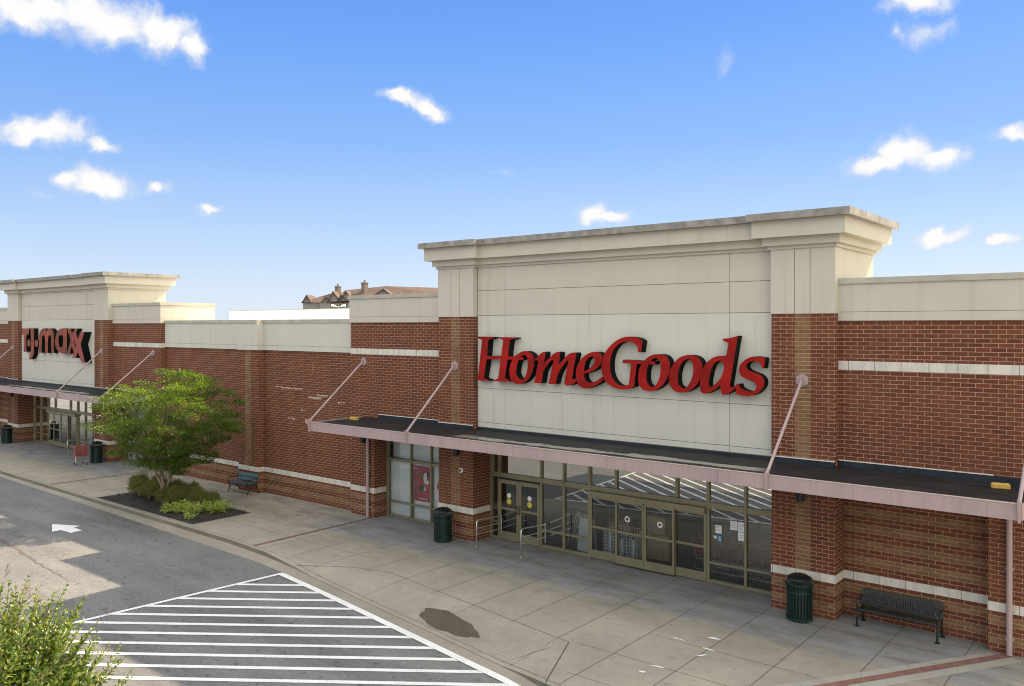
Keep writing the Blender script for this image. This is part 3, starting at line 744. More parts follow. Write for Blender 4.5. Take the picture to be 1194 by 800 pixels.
    # rainwater pipes on the two piers
    for lx in (-10.75, 10.53):
        mb = MB(); x = X(lx); mb.tube([(x, YU - .09, .02), (x, YU - .09, 3.52)], .062, 12)
        for z in (.35, 1.9, 3.1): mb.box(x - .085, x + .085, YU - .1, YU - .002, z, z + .05)
        mb.build('downpipe', 'mauve', st, smooth=False)
    # ---- shop front
    fr = MB(); FD = .11
    def mull(lx, z0, z1, w=.07, y0=YG - FD / 2): bx(fr, lx - w / 2, lx + w / 2, y0, y0 + FD, z0, z1)
    def rail(a, b, z0, z1, y0=YG - FD / 2 + .004): bx(fr, a, b, y0, y0 + FD - .008, z0, z1)
    LJ, RJ = -5.19, 5.19
    vm = [-4.80, -2.98, -2.06, -1.07, 2.98, 4.10]      # full height members
    mull(LJ + .05, 0, 3.5, .1)
    for lx in vm: mull(lx, 0, 3.5, .09 if lx in (-1.07, 2.98) else .07)
    for lx in (-.09, 1.99): mull(lx, 2.3, 3.5, .08)
    mull(RJ - .04, 0, 3.5, .08)
    edges = [LJ] + vm + [RJ]
    for a, b in zip(edges, edges[1:]): rail(a + .045, b - .045, 2.12, 2.28)
    for a, b in ((LJ, -4.8), (-2.98, -2.06), (-2.06, -1.07), (2.98, 4.10), (4.10, RJ)):
        rail(a + .04, b - .04, .55, .61); rail(a + .04, b - .04, 0.013, .09)
    rail(LJ, RJ, 3.46, 3.53)
    # shop window bay
    WL, WR = -10.46, -6.81
    wv = [-9.12, -8.06]
    mull(WL + .05, 0, 3.5, .09)
    for lx in wv: mull(lx, 0, 3.5)
    mull(WR - .03, 0, 3.5)
    we = [WL] + wv + [WR]
    for a, b in zip(we, we[1:]): rail(a + .06, b - .05, 2.14, 2.24); rail(a + .06, b - .05, .55, .61); rail(a + .06, b - .05, .013, .08)
    fr.build('storefront_frame', 'frame', st)
    def pane(a, b, z0, z1, mat='glass', par=st, y=YG + .01):
        mb = MB(); x0, x1 = sorted((X(a), X(b))); mb.poly([(x0, y, z0), (x1, y, z0), (x1, y, z1), (x0, y, z1)])
        o = mb.build('window_pane', mat, None, recalc=False)
        if par is st:
            o.data.transform(Matrix.Translation(-st.location)); o.parent = st
        return o
    cols = [(LJ + .1, -4.83), (-4.77, -3.01), (-2.95, -2.09), (-2.03, -1.11), (-1.03, -.13), (-.05, 1.95), (2.03, 2.94), (3.02, 4.07), (4.13, RJ - .08)]
    for a, b in cols: pane(a, b, 2.28, 3.46, 'tglass')
    if s < 0:
        mb = MB(); bx(mb, cols[1][0], RJ - .1, YG + .1, YG + .12, 2.2, 3.4); mb.build('transom_backing', 'pale_backing', st)  # cream sheet set behind the far shop's transoms to make the panes pale
    for a, b in (cols[0], cols[2], cols[3], cols[7], cols[8]): pane(a, b, .61, 2.12); pane(a, b, .09, .55)
    for a, b in ((WL + .1, wv[0] - .035), (wv[0] + .035, wv[1] - .035), (wv[1] + .035, WR - .06)):
        pane(a, b, 2.24, 3.46, 'cglass'); pane(a, b, .61, 2.14, 'cglass'); pane(a, b, .08, .55, 'cglass')
    mb = MB(); bx(mb, WL + .02, WR, YG + .12, YG + .14, 0, 2.2, 0); bx(mb, WL + .02, WR, YG + .30, YG + .32, 2.2, 3.5, 1); mb.build('window_backing', ['frost', 'poster_gold' if False else 'frost'], st)
    # swing doors
    for a, b, hs in ((-4.76, -3.90, 1), (-3.88, -3.02, -1)):
        d = MB(); y0, y1 = YG - .07, YG - .02
        bx(d, a, a + .09, y0, y1, .02, 2.06); bx(d, b - .09, b, y0, y1, .02, 2.06)
        bx(d, a + .09, b - .09, y0, y1, .02, .30); bx(d, a + .09, b - .09, y0, y1, 1.93, 2.06); bx(d, a + .09, b - .09, y0, y1, 1.04, 1.12)
        do = d.build('swing_door', 'frame', st)
        g = MB()
        for z0, z1 in ((.30, 1.04), (1.12, 1.93)):
            x0, x1 = sorted((X(a + .09), X(b - .09))); g.poly([(x0, YG - .045, z0), (x1, YG - .045, z0), (x1, YG - .045, z1), (x0, YG - .045, z1)])
        go = g.build('door_pane', 'dglass', None, recalc=False); go.data.transform(Matrix.Translation(-st.location)); go.parent = do
        h = MB(); hx = X(b - .045) if hs > 0 else X(a + .045); h.tube([(hx, y0 - .001, .95), (hx, y0 - .05, .97), (hx, y0 - .05, 1.22), (hx, y0 - .001, 1.24)], .013, 8)
        ho = h.build('handle', 'black', None); ho.data.transform(Matrix.Translation(-st.location)); ho.parent = do
        sk = MB(); mx = X((a + b) / 2)
        sk.slaby([(mx + .085 * math.cos(t), 1.54 + .085 * math.sin(t)) for t in [6.283 * i / 20 for i in range(20)]], YG - .052, YG - .048, 0)
        sk.slaby([(mx + (.115 if i % 2 else .085) * math.cos(t), 1.335 + (.115 if i % 2 else .085) * math.sin(t)) for i, t in [(i, 6.283 * i / 16) for i in range(16)]], YG - .052, YG - .048, 1)
        so = sk.build('door_sticker', ['white', 'sticker_yellow'], None); so.data.transform(Matrix.Translation(-st.location)); so.parent = do
    hd_ = MB(); bx(hd_, -4.76, -3.02, YG - .09, YG - .057, 2.066, 2.118); bx(hd_, -3.98, -3.8, YG - .12, YG - .092, 2.07, 2.11); hd_.build('door_closer', 'black', st)
    # sliding doors: outer leaves fixed, the two middle leaves on the outside track
    hb = MB(); bx(hb, -1.02, 2.93, YG - .17, YG - .056, 1.97, 2.13, 0)
    c_ = X(.95); hb.lathe([(.03, 1.93), (.06, 1.945), (.06, 1.967)], c_, YG - .11, 12, 1); hb.build('door_header', ['frame', 'black'], st)
    for i, (a, b) in enumerate(((-1.02, .0), (-.05, .95), (.965, 1.965), (1.915, 2.93))):
        mid = i in (1, 2); y0 = YG - .15 if mid else YG - .075; y1 = y0 + .05
        d = MB(); z0 = .03
        bx(d, a, a + .065, y0, y1, z0, 1.965); bx(d, b - .065, b, y0, y1, z0, 1.965)
        bx(d, a + .065, b - .065, y0, y1, z0, .28); bx(d, a + .065, b - .065, y0, y1, 1.90, 1.965); bx(d, a + .065, b - .065, y0, y1, .97, 1.04)
        do = d.build('sliding_door', 'frame', st)
        g = MB(); ym = y0 + .025
        for q0, q1 in ((.28, .97), (1.04, 1.90)):
            x0, x1 = sorted((X(a + .065), X(b - .065))); g.poly([(x0, ym, q0), (x1, ym, q0), (x1, ym, q1), (x0, ym, q1)])
        go = g.build('door_pane', 'dglass', None, recalc=False); go.data.transform(Matrix.Translation(-st.location)); go.parent = do
        if mid:
            sk = MB(); mx = X((a + b) / 2 - (.08 if i == 1 else -.02)); zc = 1.43
            for k in range(20):
                t0, t1 = 6.283 * k / 20, 6.283 * (k + 1) / 20
                sk.slaby([(mx + .05 * math.cos(t0), zc + .05 * math.sin(t0)), (mx + .09 * math.cos(t0), zc + .09 * math.sin(t0)), (mx + .09 * math.cos(t1), zc + .09 * math.sin(t1)), (mx + .05 * math.cos(t1), zc + .05 * math.sin(t1))], ym - .006, ym - .003)
            so = sk.build('door_sticker', 'white', None); so.data.transform(Matrix.Translation(-st.location)); so.parent = do
    mb = MB(); bx(mb, -.05, 1.965, YG - .19, YG - .06, .003, .028); mb.build('threshold', 'rubber', st)
    return st, X

home, HX = build_store('home_store', 'brick and cream shop on the right under the wide red italic sign', -13.66, 1, 0)
cloth, TX = build_store('clothing_store', 'brick and cream shop at the far left under the red rounded lower case sign', -51.86, -1, 0)

# low wing joining the two shops
wing = thing('shop_wing', 'long low brick wall with a pale parapet joining the two shops behind the street tree', 'building', (-32.8, YA, 0))
mb = MB()
mb.box(-40.02, -33.1, YA, 22.6, 0, .914, 0); mb.box(-31.62, -25.5, YA, 22.6, 0, .914, 0)
mb.box(-40.02, -33.1, YA - .012, 22.6, .914, 1.118, 1); mb.box(-31.62, -25.5, YA - .012, 22.6, .914, 1.118, 1)
mb.box(-40.02, -33.1, YA, 22.6, 1.118, 6.24, 2); mb.box(-31.62, -25.5, YA, 22.6, 1.118, 6.24, 2)
mb.build('wall', BR, wing)
mb = MB(); brickcol(mb, -33.1, -31.62, 21.3, 22.6, (-32.62, -32.16), 6.24); mb.build('pilaster', BR, wing)
mb = MB()
for a, b, y in ((-40.0, -33.13, YA - .06), (-31.59, -25.5, YA - .06), (-33.13, -31.59, 21.23)):
    mb.box(a, b, y, 22.6, 6.45, 7.42, 0); mb.box(a, b, y, 22.6, 6.24, 6.44, 0); mb.box(a, b, y + .015, 22.6, 6.44, 6.45, 1); mb.box(a, b, y - .03, 22.62, 7.42, 7.57, 2)
mb.build('parapet', ['cream', 'dark_groove', 'light_cap'], wing)
mb = MB(); mb.box(-40.0, -25.5, 22.62, 36.5, 6.7, 6.8); mb.build('roof', 'tpo', wing)
mb = MB(); mb.box(-58.2, -22, 36.6, 37.0, 6.5, 8.44, 0); mb.box(-58.25, -21.95, 36.55, 37.05, 8.44, 8.49, 1); mb.build('rear_parapet', ['tpo', 'light_cap'], wing)
mb = MB(); rs = random.Random(4)
for x, z, l, h in ((-30.4, 4.62, 1.5, .05), (-30.75, 4.66, .5, .03), (-28.5, 4.3, .9, .05), (-27.9, 4.42, .7, .05), (-29.0, 3.75, .3, .04), (-29.9, 3.35, .5, .03), (-28.7, 3.22, .5, .16), (-27.2, 3.3, 1.0, .06), (-26.6, 4.2, .5, .04), (-28.2, 5.4, .03, .35)):
    k = max(3, int(l / .16)); x0 = x
    for i in range(k):
        a = x + l * i / k; b = a + l / k * rs.uniform(.6, 1.0); h2 = h * rs.uniform(.5, 1.1); mb.box(a, b, YA - .004, YA + .01, z + rs.uniform(-.02, .02), z + h2 + .02)
mb.build('old_sign_residue', 'beige_mark', wing)

# ------------------------------------------------------------------ sign letters (outlines traced letter by letter)
def smooth(pts, n=7):
    """closed outline; points with a third item are sharp corners"""
    P = [Vector(p[:2]) for p in pts]; cn = [len(p) > 2 for p in pts]; k = len(P); o = []
    for i in range(k):
        p1, p2 = P[i], P[(i + 1) % k]
        p0 = p1 if cn[i] else P[i - 1]; p3 = p2 if cn[(i + 1) % k] else P[(i + 2) % k]
        if cn[i] and cn[(i + 1) % k]: o.append(p1); continue
        m1 = Vector((0, 0)) if False else (p2 - p0) / 2; m2 = (p3 - p1) / 2
        for j in range(n):
            t = j / n; t2, t3 = t * t, t * t * t
            o.append(p1 * (2 * t3 - 3 * t2 + 1) + m1 * (t3 - 2 * t2 + t) + p2 * (-2 * t3 + 3 * t2) + m2 * (t3 - t2))
    return o
def on_plane(u, v, y):
    d = cam_ray(u, v); t = y / d.y; return d.x * t, CAMZ + d.z * t
def glyph_xz(loops, org, y):
    ox, oy, sc = org
    return [[on_plane(ox + p.x / sc, oy + p.y / sc, y) for p in smooth(lp)] for lp in loops]
def letter_mesh(name, loops_xz, y0, y1, mats, parent, round_=.012):
    cu = bpy.data.curves.new(name, 'CURVE'); cu.dimensions = '2D'; cu.fill_mode = 'BOTH'; cu.extrude = (y1 - y0) / 2
    for lp in loops_xz:
        sp = cu.splines.new('POLY'); sp.points.add(len(lp) - 1); sp.use_cyclic_u = True
        for q, (x, z) in zip(sp.points, lp): q.co = (x, z, 0, 1)
    tmp = bpy.data.objects.new(name, cu); C.objects.link(tmp)
    dg = bpy.context.evaluated_depsgraph_get(); me = bpy.data.meshes.new_from_object(tmp.evaluated_get(dg))
    bpy.data.objects.remove(tmp); bpy.data.curves.remove(cu)
    off = parent.location if parent else Vector((0, 0, 0)); yc = (y0 + y1) / 2
    for v in me.vertices: v.co = Vector((v.co.x, yc - v.co.z, v.co.y)) - off
    me.materials.clear()
    for m in mats: me.materials.append(M[m])
    me.update()
    for p in me.polygons: p.material_index = 0 if abs(p.normal.y) > .7 else 1
    me.name = name
    ob = bpy.data.objects.new(name, me); C.objects.link(ob); ob.parent = parent
    return ob
c = 1
HG = [
 ((550, 385, 11.433), [[(82, 86, c), (300, 93, c), (300, 104, c), (222, 128, c), (205, 345, c), (392, 341, c), (420, 132, c), (358, 108, c), (358, 95, c), (590, 99, c), (590, 108, c), (508, 132, c), (484, 352, c), (690, 361, c), (690, 397, c), (478, 390, c), (440, 640, c), (505, 668, c), (505, 687, c), (288, 682, c), (288, 668, c), (352, 642, c), (385, 386, c), (198, 388, c), (160, 640, c), (225, 662, c), (225, 676, c), (50, 668, c), (50, 654, c), (82, 628, c), (138, 130, c), (82, 108, c)]]),
 ((590, 405, 16), [[(65, 440), (82, 320), (130, 215), (215, 128), (330, 72), (430, 90), (505, 160), (527, 270), (505, 420), (440, 560), (340, 655), (220, 686), (120, 645), (75, 560)], [(190, 450), (212, 310), (255, 215), (305, 155), (345, 145), (388, 185), (405, 265), (400, 400), (368, 520), (305, 608), (235, 570), (200, 515)]]),
 ((615, 405, 16), [[(130, 668, c), (205, 245, c), (125, 245, c), (150, 215), (195, 172), (245, 120), (310, 84), (338, 100), (332, 170), (308, 300, c), (345, 260), (430, 180), (500, 115), (570, 84), (608, 104), (605, 170), (590, 320, c), (640, 262), (700, 195), (770, 130), (840, 100), (905, 104), (910, 150), (880, 300), (835, 590, c), (870, 600), (905, 575, c), (915, 640, c), (840, 690), (755, 716), (702, 695), (692, 640), (720, 490), (768, 238, c), (735, 255), (650, 365), (590, 465), (555, 560), (528, 685, c), (395, 685, c), (490, 243, c), (440, 248), (360, 350), (302, 450), (285, 540), (265, 668, c)]]),
 ((665, 400, 14.55), [[(440, 150), (515, 180), (540, 260), (510, 360), (450, 430), (370, 478), (300, 505), (236, 517, c), (240, 590), (275, 650), (335, 672), (420, 655), (530, 580, c), (560, 620, c), (500, 675), (420, 722), (300, 766), (215, 765), (140, 712), (102, 620), (95, 500), (120, 380), (185, 275), (280, 192), (365, 156)], [(235, 485, c), (238, 400), (270, 300), (330, 238), (385, 230), (412, 262), (405, 330), (370, 390), (310, 442)]]),
 ((698, 385, 10.66), [[(488, 275, c), (528, 275, c), (548, 135, c), (500, 102), (420, 84), (330, 85), (230, 125), (140, 200), (70, 300), (38, 400), (38, 500), (60, 590), (110, 660), (190, 712), (290, 735), (380, 725), (442, 700, c), (475, 418, c), (703, 428, c), (703, 390, c), (300, 368, c), (300, 412, c), (405, 412, c), (375, 682, c), (325, 690), (260, 685), (195, 630), (155, 550), (142, 450), (152, 340), (190, 240), (258, 168), (340, 140), (420, 150), (470, 185), (490, 232)]]),
 ((740, 405, 14.54), [[(60, 500), (75, 390), (120, 280), (200, 190), (300, 130), (420, 118), (530, 150), (590, 240), (600, 350), (570, 490), (500, 610), (400, 700), (280, 740), (160, 725), (85, 650), (62, 580)], [(200, 470), (220, 340), (270, 240), (330, 190), (390, 190), (430, 240), (440, 350), (430, 480), (385, 600), (320, 675), (250, 650), (210, 580)]]),
 ((778, 405, 14.04), [[(28, 500), (50, 370), (110, 260), (200, 170), (320, 128), (430, 135), (520, 180), (570, 270), (570, 390), (530, 530), (460, 640), (350, 715), (240, 742), (130, 720), (55, 640), (30, 570)], [(170, 480), (190, 360), (240, 250), (310, 200), (360, 195), (405, 240), (425, 330), (415, 460), (370, 580), (290, 672), (220, 650), (180, 590)]]),
 ((812, 385, 10), [[(312, 100, c), (400, 90), (485, 65, c), (435, 370), (390, 645, c), (405, 668), (440, 655), (468, 640, c), (472, 665, c), (400, 722), (330, 755), (295, 740), (285, 690), (280, 640, c), (220, 690), (120, 740), (60, 725), (42, 660), (50, 540), (80, 440), (140, 360), (220, 310), (290, 300), (347, 303, c), (375, 150, c), (345, 138), (312, 126, c)], [(145, 600), (165, 490), (200, 400), (250, 360), (290, 360), (320, 400), (318, 470), (280, 560), (230, 620), (180, 660), (148, 650)]]),
 ((855, 408, 13.8), [[(460, 295, c), (497, 295, c), (515, 130, c), (440, 118), (360, 105), (270, 120), (180, 170), (115, 240), (95, 320), (110, 390), (160, 445), (240, 480), (320, 515), (365, 550), (375, 600), (350, 650), (290, 672), (220, 660), (150, 630), (105, 590), (100, 548, c), (55, 550, c), (45, 705, c), (120, 730), (220, 742), (320, 730), (400, 690), (470, 620), (500, 540), (490, 470), (440, 410), (370, 375), (290, 345), (230, 310), (210, 260), (240, 210), (300, 185), (370, 185), (430, 210), (458, 250)]]),
]
FY = 21.0
sg = thing('store_sign', 'large red serif italic raised lettering on the cream panel of the right hand shop', 'sign', (-13.66, YW, 5.3))
hg_loops = []
for i, (org, loops) in enumerate(HG):
    xz = glyph_xz(loops, org, FY); hg_loops += xz
    letter_mesh('letter', xz, FY - .004 * (i % 3), YW - .004, ['sign_red', 'sign_side'], sg)
def circ(x, y, rx, ry): return [(x + rx * math.cos(t), y + ry * math.sin(t)) for t in [6.283 * i / 10 for i in range(10)]]
A_, B_ = (22, 378, 18.18), (62, 378, 16.67)
TJ = [
 (A_, [[(62, 90, c), (212, 90, c), (207, 222, c), (172, 235), (155, 300), (160, 585, c), (100, 588, c), (97, 235, c), (62, 215, c)]], 0),
 (A_, [circ(208, 400, 36, 76)], 0),
 (A_, [[(250, 88, c), (316, 88, c), (316, 560), (300, 660), (265, 725), (220, 745, c), (218, 685, c), (245, 630), (252, 560)]], 0),
 (A_, [circ(370, 410, 36, 78)], 0),
 (A_, [[(425, 608, c), (425, 300), (448, 165), (510, 92), (565, 115), (587, 165, c), (612, 112), (670, 92), (725, 165), (742, 300), (742, 612, c), (685, 612, c), (680, 300), (650, 235), (620, 300), (614, 612, c), (555, 610, c), (552, 300), (522, 235), (488, 300), (482, 608, c)]], 0),
 (B_, [[(38, 350), (58, 200), (115, 105), (190, 82), (235, 92, c), (268, 92, c), (268, 572, c), (235, 572, c), (170, 570), (100, 525), (52, 450)], [(102, 330), (112, 240), (148, 212), (185, 240), (192, 330), (185, 420), (150, 452), (112, 425)]], 0),
 (B_, [[(275, 85, c), (335, 85, c), (376, 225, c), (418, 85, c), (472, 85, c), (405, 325, c), (470, 572, c), (405, 572, c), (362, 430, c), (322, 572, c), (268, 572, c), (335, 325, c)]], 0),
 (B_, [[(365, 158, c), (435, 155, c), (482, 300, c), (527, 152, c), (605, 155, c), (535, 390, c), (615, 745, c), (562, 750, c), (480, 545, c), (432, 660, c), (370, 660, c), (445, 410, c)]], 1),
]
sg2 = thing('store_sign', 'red orange rounded lettering with a dropped last letter above the far left doors', 'sign', (-51.86, YW, 5.4))
for i, (org, loops, fwd) in enumerate(TJ):
    fy = YW - (.40 if fwd else .26) - .004 * (i % 3)
    letter_mesh('letter', glyph_xz(loops, org, fy), fy, YW - .004, ['sign_red2' if not fwd else 'sign_pink', 'sign_side'], sg2)

# ------------------------------------------------------------------ wall fittings
def wall_lamp(x, y, z, label):
    t = thing('wall_lamp', label, 'lamp', (x, y, z), 'down lights under the canopies')
    MB().lathe([(.085, z - .13), (.095, z - .13), (.095, z + .10), (.06, z + .12)], x, y - .12, 14).build('lamp_body', 'black', t)
    MB().box(x - .06, x + .06, y - .05, y - .002, z - .05, z + .07).build('wall_bracket', 'black', t)
wall_lamp(HX(-6.0) + .12, YP, 2.98, 'black down light on the brick pilaster left of the tan swing doors')
wall_lamp(HX(6.0) - .02, YP, 3.0, 'black down light on the brick pilaster above the right hand litter bin')
wall_lamp(HX(-11.0), YU, 2.95, 'black down light on the narrow brick pier beside the poster window')
wall_lamp(TX(6.0), YP, 2.98, 'black down light on the far left brick pilaster above a litter bin')
wall_lamp(TX(-6.0), YP, 2.98, 'black down light on the brick pilaster between the far doors and the street tree')
def bell(x, z, label):
    t = thing('alarm_bell', label, 'bell', (x, YP, z), 'round alarm bells')
    m = MB(); m.slaby([(x + .085 * math.cos(a), z + .085 * math.sin(a)) for a in [6.283 * i / 20 for i in range(20)]], YP - .06, YP - .002); m.build('gong', 'white', t, bevel=.008)
    m = MB(); m.slaby([(x + .04 * math.cos(a), z + .04 * math.sin(a)) for a in [6.283 * i / 14 for i in range(14)]], YP - .085, YP - .061); m.build('hub', 'black', t)
bell(-19.38, 2.36, 'small round white bell on the brick pilaster left of the tan swing doors')
bell(TX(-5.6), 2.36, 'small round white bell on the brick pilaster by the far shopping trolley')

# notices in the right hand windows
def notice(x0, x1, z0, z1, mat, label, y=YG - .008, cat='notice'):
    m = MB(); m.box(x0, x1, y, y + .004, z0, z1, 0)
    k = 4
    if mat == 'paper':
        for i in range(k):
            z = z1 - (z1 - z0) * (i + 1) / (k + 1.5); m.box(x0 + .03, x1 - .03 - .03 * (i % 2), y - .002, y - .0005, z, z + .008, 1)
    tag(m.build('notice', [mat, 'poster_dark'], None), label, cat, 'notices on the glass')
notice(-10.47, -10.28, 1.44, 1.67, 'paper', 'small white paper notice nearest the sliding doors on the window')
notice(-10.02, -9.81, 1.60, 1.85, 'paper', 'squarish white paper notice in the middle of the window, left of the tall one')
notice(-9.79, -9.60, 1.33, 1.85, 'paper', 'tall white paper notice by the mullion right of the sliding doors')
notice(-10.53, -10.43, 1.28, 1.36, 'paper', 'little white sticker below the paper notices on the window')
m = MB(); m.box(-10.40, -10.27, YG - .008, YG - .004, 1.22, 1.37, 0)
m.slaby([(-10.335 + .013 * math.cos(a), 1.345 + .013 * math.sin(a)) for a in [6.283 * i / 10 for i in range(10)]], YG - .012, YG - .009, 1)
m.box(-10.345, -10.333, YG - .012, YG - .009, 1.285, 1.33, 1); m.box(-10.345, -10.31, YG - .012, YG - .009, 1.279, 1.286, 1)
for i in range(12):
    a0, a1 = 2.6 + 4.2 * i / 12, 2.6 + 4.2 * (i + 1) / 12; q = lambda r, a: (-10.335 + r * math.cos(a), 1.265 + r * math.sin(a))
    m.slaby([q(.026, a0), q(.034, a0), q(.034, a1), q(.026, a1)], YG - .012, YG - .009, 1)
tag(m.build('wheelchair_sticker', ['blue', 'white']), 'blue wheelchair access sticker low on the window right of the sliding doors', 'sticker')

# posters in the shop window bay
def poster(x0, x1, z0, z1, label, seed, words=False):
    y = YG + .09; t = thing('poster', label, 'poster', ((x0 + x1) / 2, y, z0), 'posters in the shop window')
    m = MB(); m.box(x0, x1, y, y + .012, z0, z1); m.build('poster_sheet', 'poster' if words else 'paper', t)
    rs = random.Random(seed); w, h = x1 - x0, z1 - z0; m = MB()
    for i in range(9):       # abstract shapes only
        cx, cz = x0 + w * rs.uniform(.25, .75), z0 + h * rs.uniform(.3, .8); a, b, r = w * rs.uniform(.05, .2), h * rs.uniform(.04, .14), rs.uniform(0, 3.14)
        m.slaby([(cx + a * math.cos(q) * math.cos(r) - b * math.sin(q) * math.sin(r), cz + a * math.cos(q) * math.sin(r) + b * math.sin(q) * math.cos(r)) for q in [6.283 * k / 12 for k in range(12)]], y - .003 - .001 * i, y - .0005 - .001 * i, i % 3)
    m.build('print', ['poster_dark', 'poster_gold', 'white' if words else 'poster'], t)
    if words:
        xs_ = [p[0] for l in hg_loops for p in l]; zs_ = [p[1] for l in hg_loops for p in l]; k = w * .5 / (max(xs_) - min(xs_))
        lp = [[(x0 + w * .26 + (px - min(xs_)) * k, z0 + h * .05 + (pz - min(zs_)) * k) for px, pz in l] for l in hg_loops]
        letter_mesh('lettering', lp, y - .005, y - .001, ['white', 'white'], t)
poster(HX(-9.07), HX(-8.12), .74, 2.06, 'crimson poster with white lettering in the middle of the shop window', 2, True)
poster(HX(-8.02), HX(-7.0), .70, 2.06, 'pale poster half hidden by the brick pilaster right of the crimson one', 9)

# ------------------------------------------------------------------ street furniture
def litter_bin():
    t = thing('litter_bin', 'x', 'litter bin', (0, 0, 0), 'slatted green litter bins')
    m = MB()
    for i in range(26):
        a = 6.283 * i / 26; r = .31; w = .017; c_, s_ = math.cos(a), math.sin(a)
        q = lambda rr, d, z: (rr * c_ - d * s_, rr * s_ + d * c_, z)
        for z0, z1, r0, r1 in ((.05, .80, .30, .30), (.80, .92, .30, .335)):
            m.poly([q(r0, -w, z0), q(r0, w, z0), q(r1, w, z1), q(r1, -w, z1)]); m.poly([q(r0 + .008, -w, z0), q(r1 + .008, -w, z1), q(r1 + .008, w, z1), q(r0 + .008, w, z0)])
            m.poly([q(r0, -w, z0), q(r1, -w, z1), q(r1 + .008, -w, z1), q(r0 + .008, -w, z0)]); m.poly([q(r0, w, z0), q(r0 + .008, w, z0), q(r1 + .008, w, z1), q(r1, w, z1)])
    m.build('slats', 'green', t, recalc=False)
    for z0, z1, r in ((.04, .09, .318), (.70, .75, .318), (.90, .94, .35)):
        m = MB(); m.lathe([(r - .02, z0), (r, z0), (r, z1), (r - .02, z1)], 0, 0, 30); m.build('hoop', 'green', t)
    MB().lathe([(.20, .03), (.275, .05), (.275, .88), (.24, .89)], 0, 0, 24).build('liner', 'black', t)
    m = MB(); m.lathe([(.30, 1.02), (.31, 1.03), (.29, 1.06), (.18, 1.12), (.06, 1.145)], 0, 0, 26)
    for i in range(4):
        a = 6.283 * (i + .5) / 4; m.tube([(.31 * math.cos(a), .31 * math.sin(a), .92), (.28 * math.cos(a), .28 * math.sin(a), 1.045)], .012, 6)
    m.build('lid', 'greenblack', t)
    m = MB(); m.lathe([(.15, .0), (.17, .0), (.17, .035), (.15, .035)], 0, 0, 20); m.build('foot', 'black', t)
    return t
b0 = litter_bin(); b0.location = (-7.57, 20.62, 0); b0['label'] = 'green slatted litter bin at the pilaster left of the ribbed bench'
copy_thing(b0, (-19.72, 20.52, 0), .4, 'green slatted litter bin in front of the poster window left of the tan swing doors')
copy_thing(b0, (-45.35, 20.6, 0), .9, 'dark litter bin partly hidden behind the street tree and the shopping trolley')
copy_thing(b0, (-57.25, 20.5, 0), 1.3, 'dark green litter bin at the far left edge below the first pilaster')

def ribbed_bench():
    L_ = 1.78; t = thing('bench', 'dark green ribbed metal bench against the striped brick recess', 'bench', (0, 0, 0))
    n = 34; seat = MB(); back = MB()
    sp_ = [(-.32, .405), (-.30, .44), (-.24, .455), (.0, .43), (.10, .42), (.14, .44)]
    bp_ = [(.15, .46), (.18, .58), (.22, .72), (.245, .785), (.27, .79)]
    for i in range(n):
        x = -L_ / 2 + .05 + (L_ - .1) * i / (n - 1)
        for mb_, pr in ((seat, sp_), (back, bp_)):
            up = list(pr); dn = [(y + (.008 if mb_ is back else 0), z - (.0 if mb_ is back else .008)) for y, z in reversed(pr)]
            mb_.slabx(up + dn, x - .0165, x + .0165)
    seat.tube([(-L_ / 2, -.31, .42), (L_ / 2, -.31, .42)], .018, 8); seat.tube([(-L_ / 2, .12, .425), (L_ / 2, .12, .425)], .016, 8)
    back.tube([(-L_ / 2, .265, .788), (L_ / 2, .265, .788)], .018, 8); back.tube([(-L_ / 2, .165, .48), (L_ / 2, .165, .48)], .016, 8)
    seat.build('seat', 'greenblack', t); back.build('backrest', 'greenblack', t)
    for q in (-1, 1):
        x = q * L_ / 2
        m = MB(); m.tube([(x, -.27, 0.0), (x, -.26, .22), (x, -.22, .43)], [.026, .026, .03], 8); m.box(x - .05, x + .05, -.31, -.22, 0, .018); m.build('leg', 'greenblack', t)
        m = MB(); m.tube([(x, .24, 0.0), (x, .17, .25), (x, .15, .45), (x, .275, .80)], [.026, .026, .03, .022], 8); m.box(x - .05, x + .05, .2, .29, 0, .018); m.build('leg', 'greenblack', t)
        m = MB(); m.tube([(x, -.25, .42), (x, -.28, .55), (x, -.25, .63), (x, -.05, .65), (x, .2, .63)], .02, 8); m.build('armrest', 'greenblack', t)
    return t
rb = ribbed_bench(); rb.location = (-5.43, 21.33, 0)
def plank_bench():
    L_ = 1.34; t = thing('bench', 'blue green plank bench with black iron ends beside the planting bed', 'bench', (0, 0, 0))
    m = MB(); a = .18
    for y, z in ((-.22, .435), (-.05, .425)): m.box(-L_ / 2 - .06, L_ / 2 + .06, y - .08, y + .08, z, z + .035)
    m.build('seat', 'bluegreen', t, bevel=.004)
    m = MB()
    for y, z in ((.15, .50), (.20, .68)): m.slabx([(y, z), (y + .03, z - .006), (y + .075, z + .145), (y + .045, z + .15)], -L_ / 2 - .06, L_ / 2 + .06)
    m.build('backrest', 'bluegreen', t, bevel=.004)
    for q in (-1, 1):
        x = q * L_ / 2
        m = MB()
        m.tube([(x, -.33, 0), (x, -.27, .16), (x, -.28, .40)], [.022, .02, .024], 8); m.tube([(x, .30, 0), (x, .2, .18), (x, .12, .41)], [.022, .02, .024], 8)
        m.tube([(x, -.30, .41), (x, .12, .40), (x, .18, .55), (x, .27, .85)], .022, 8)
        m.tube([(x, -.27, .16), (x, -.1, .3), (x, .05, .31), (x, .2, .18)], .013, 8)
        m.tube([(x, -.29, .41), (x, -.36, .55), (x, -.30, .66), (x, -.15, .62), (x, .05, .62), (x, .21, .66)], .018, 8)
        m.build('end_frame', 'black', t)
    return t
pb = plank_bench(); pb.location = (-32.25, 21.0, 0); pb.rotation_euler = (0, 0, R(3))

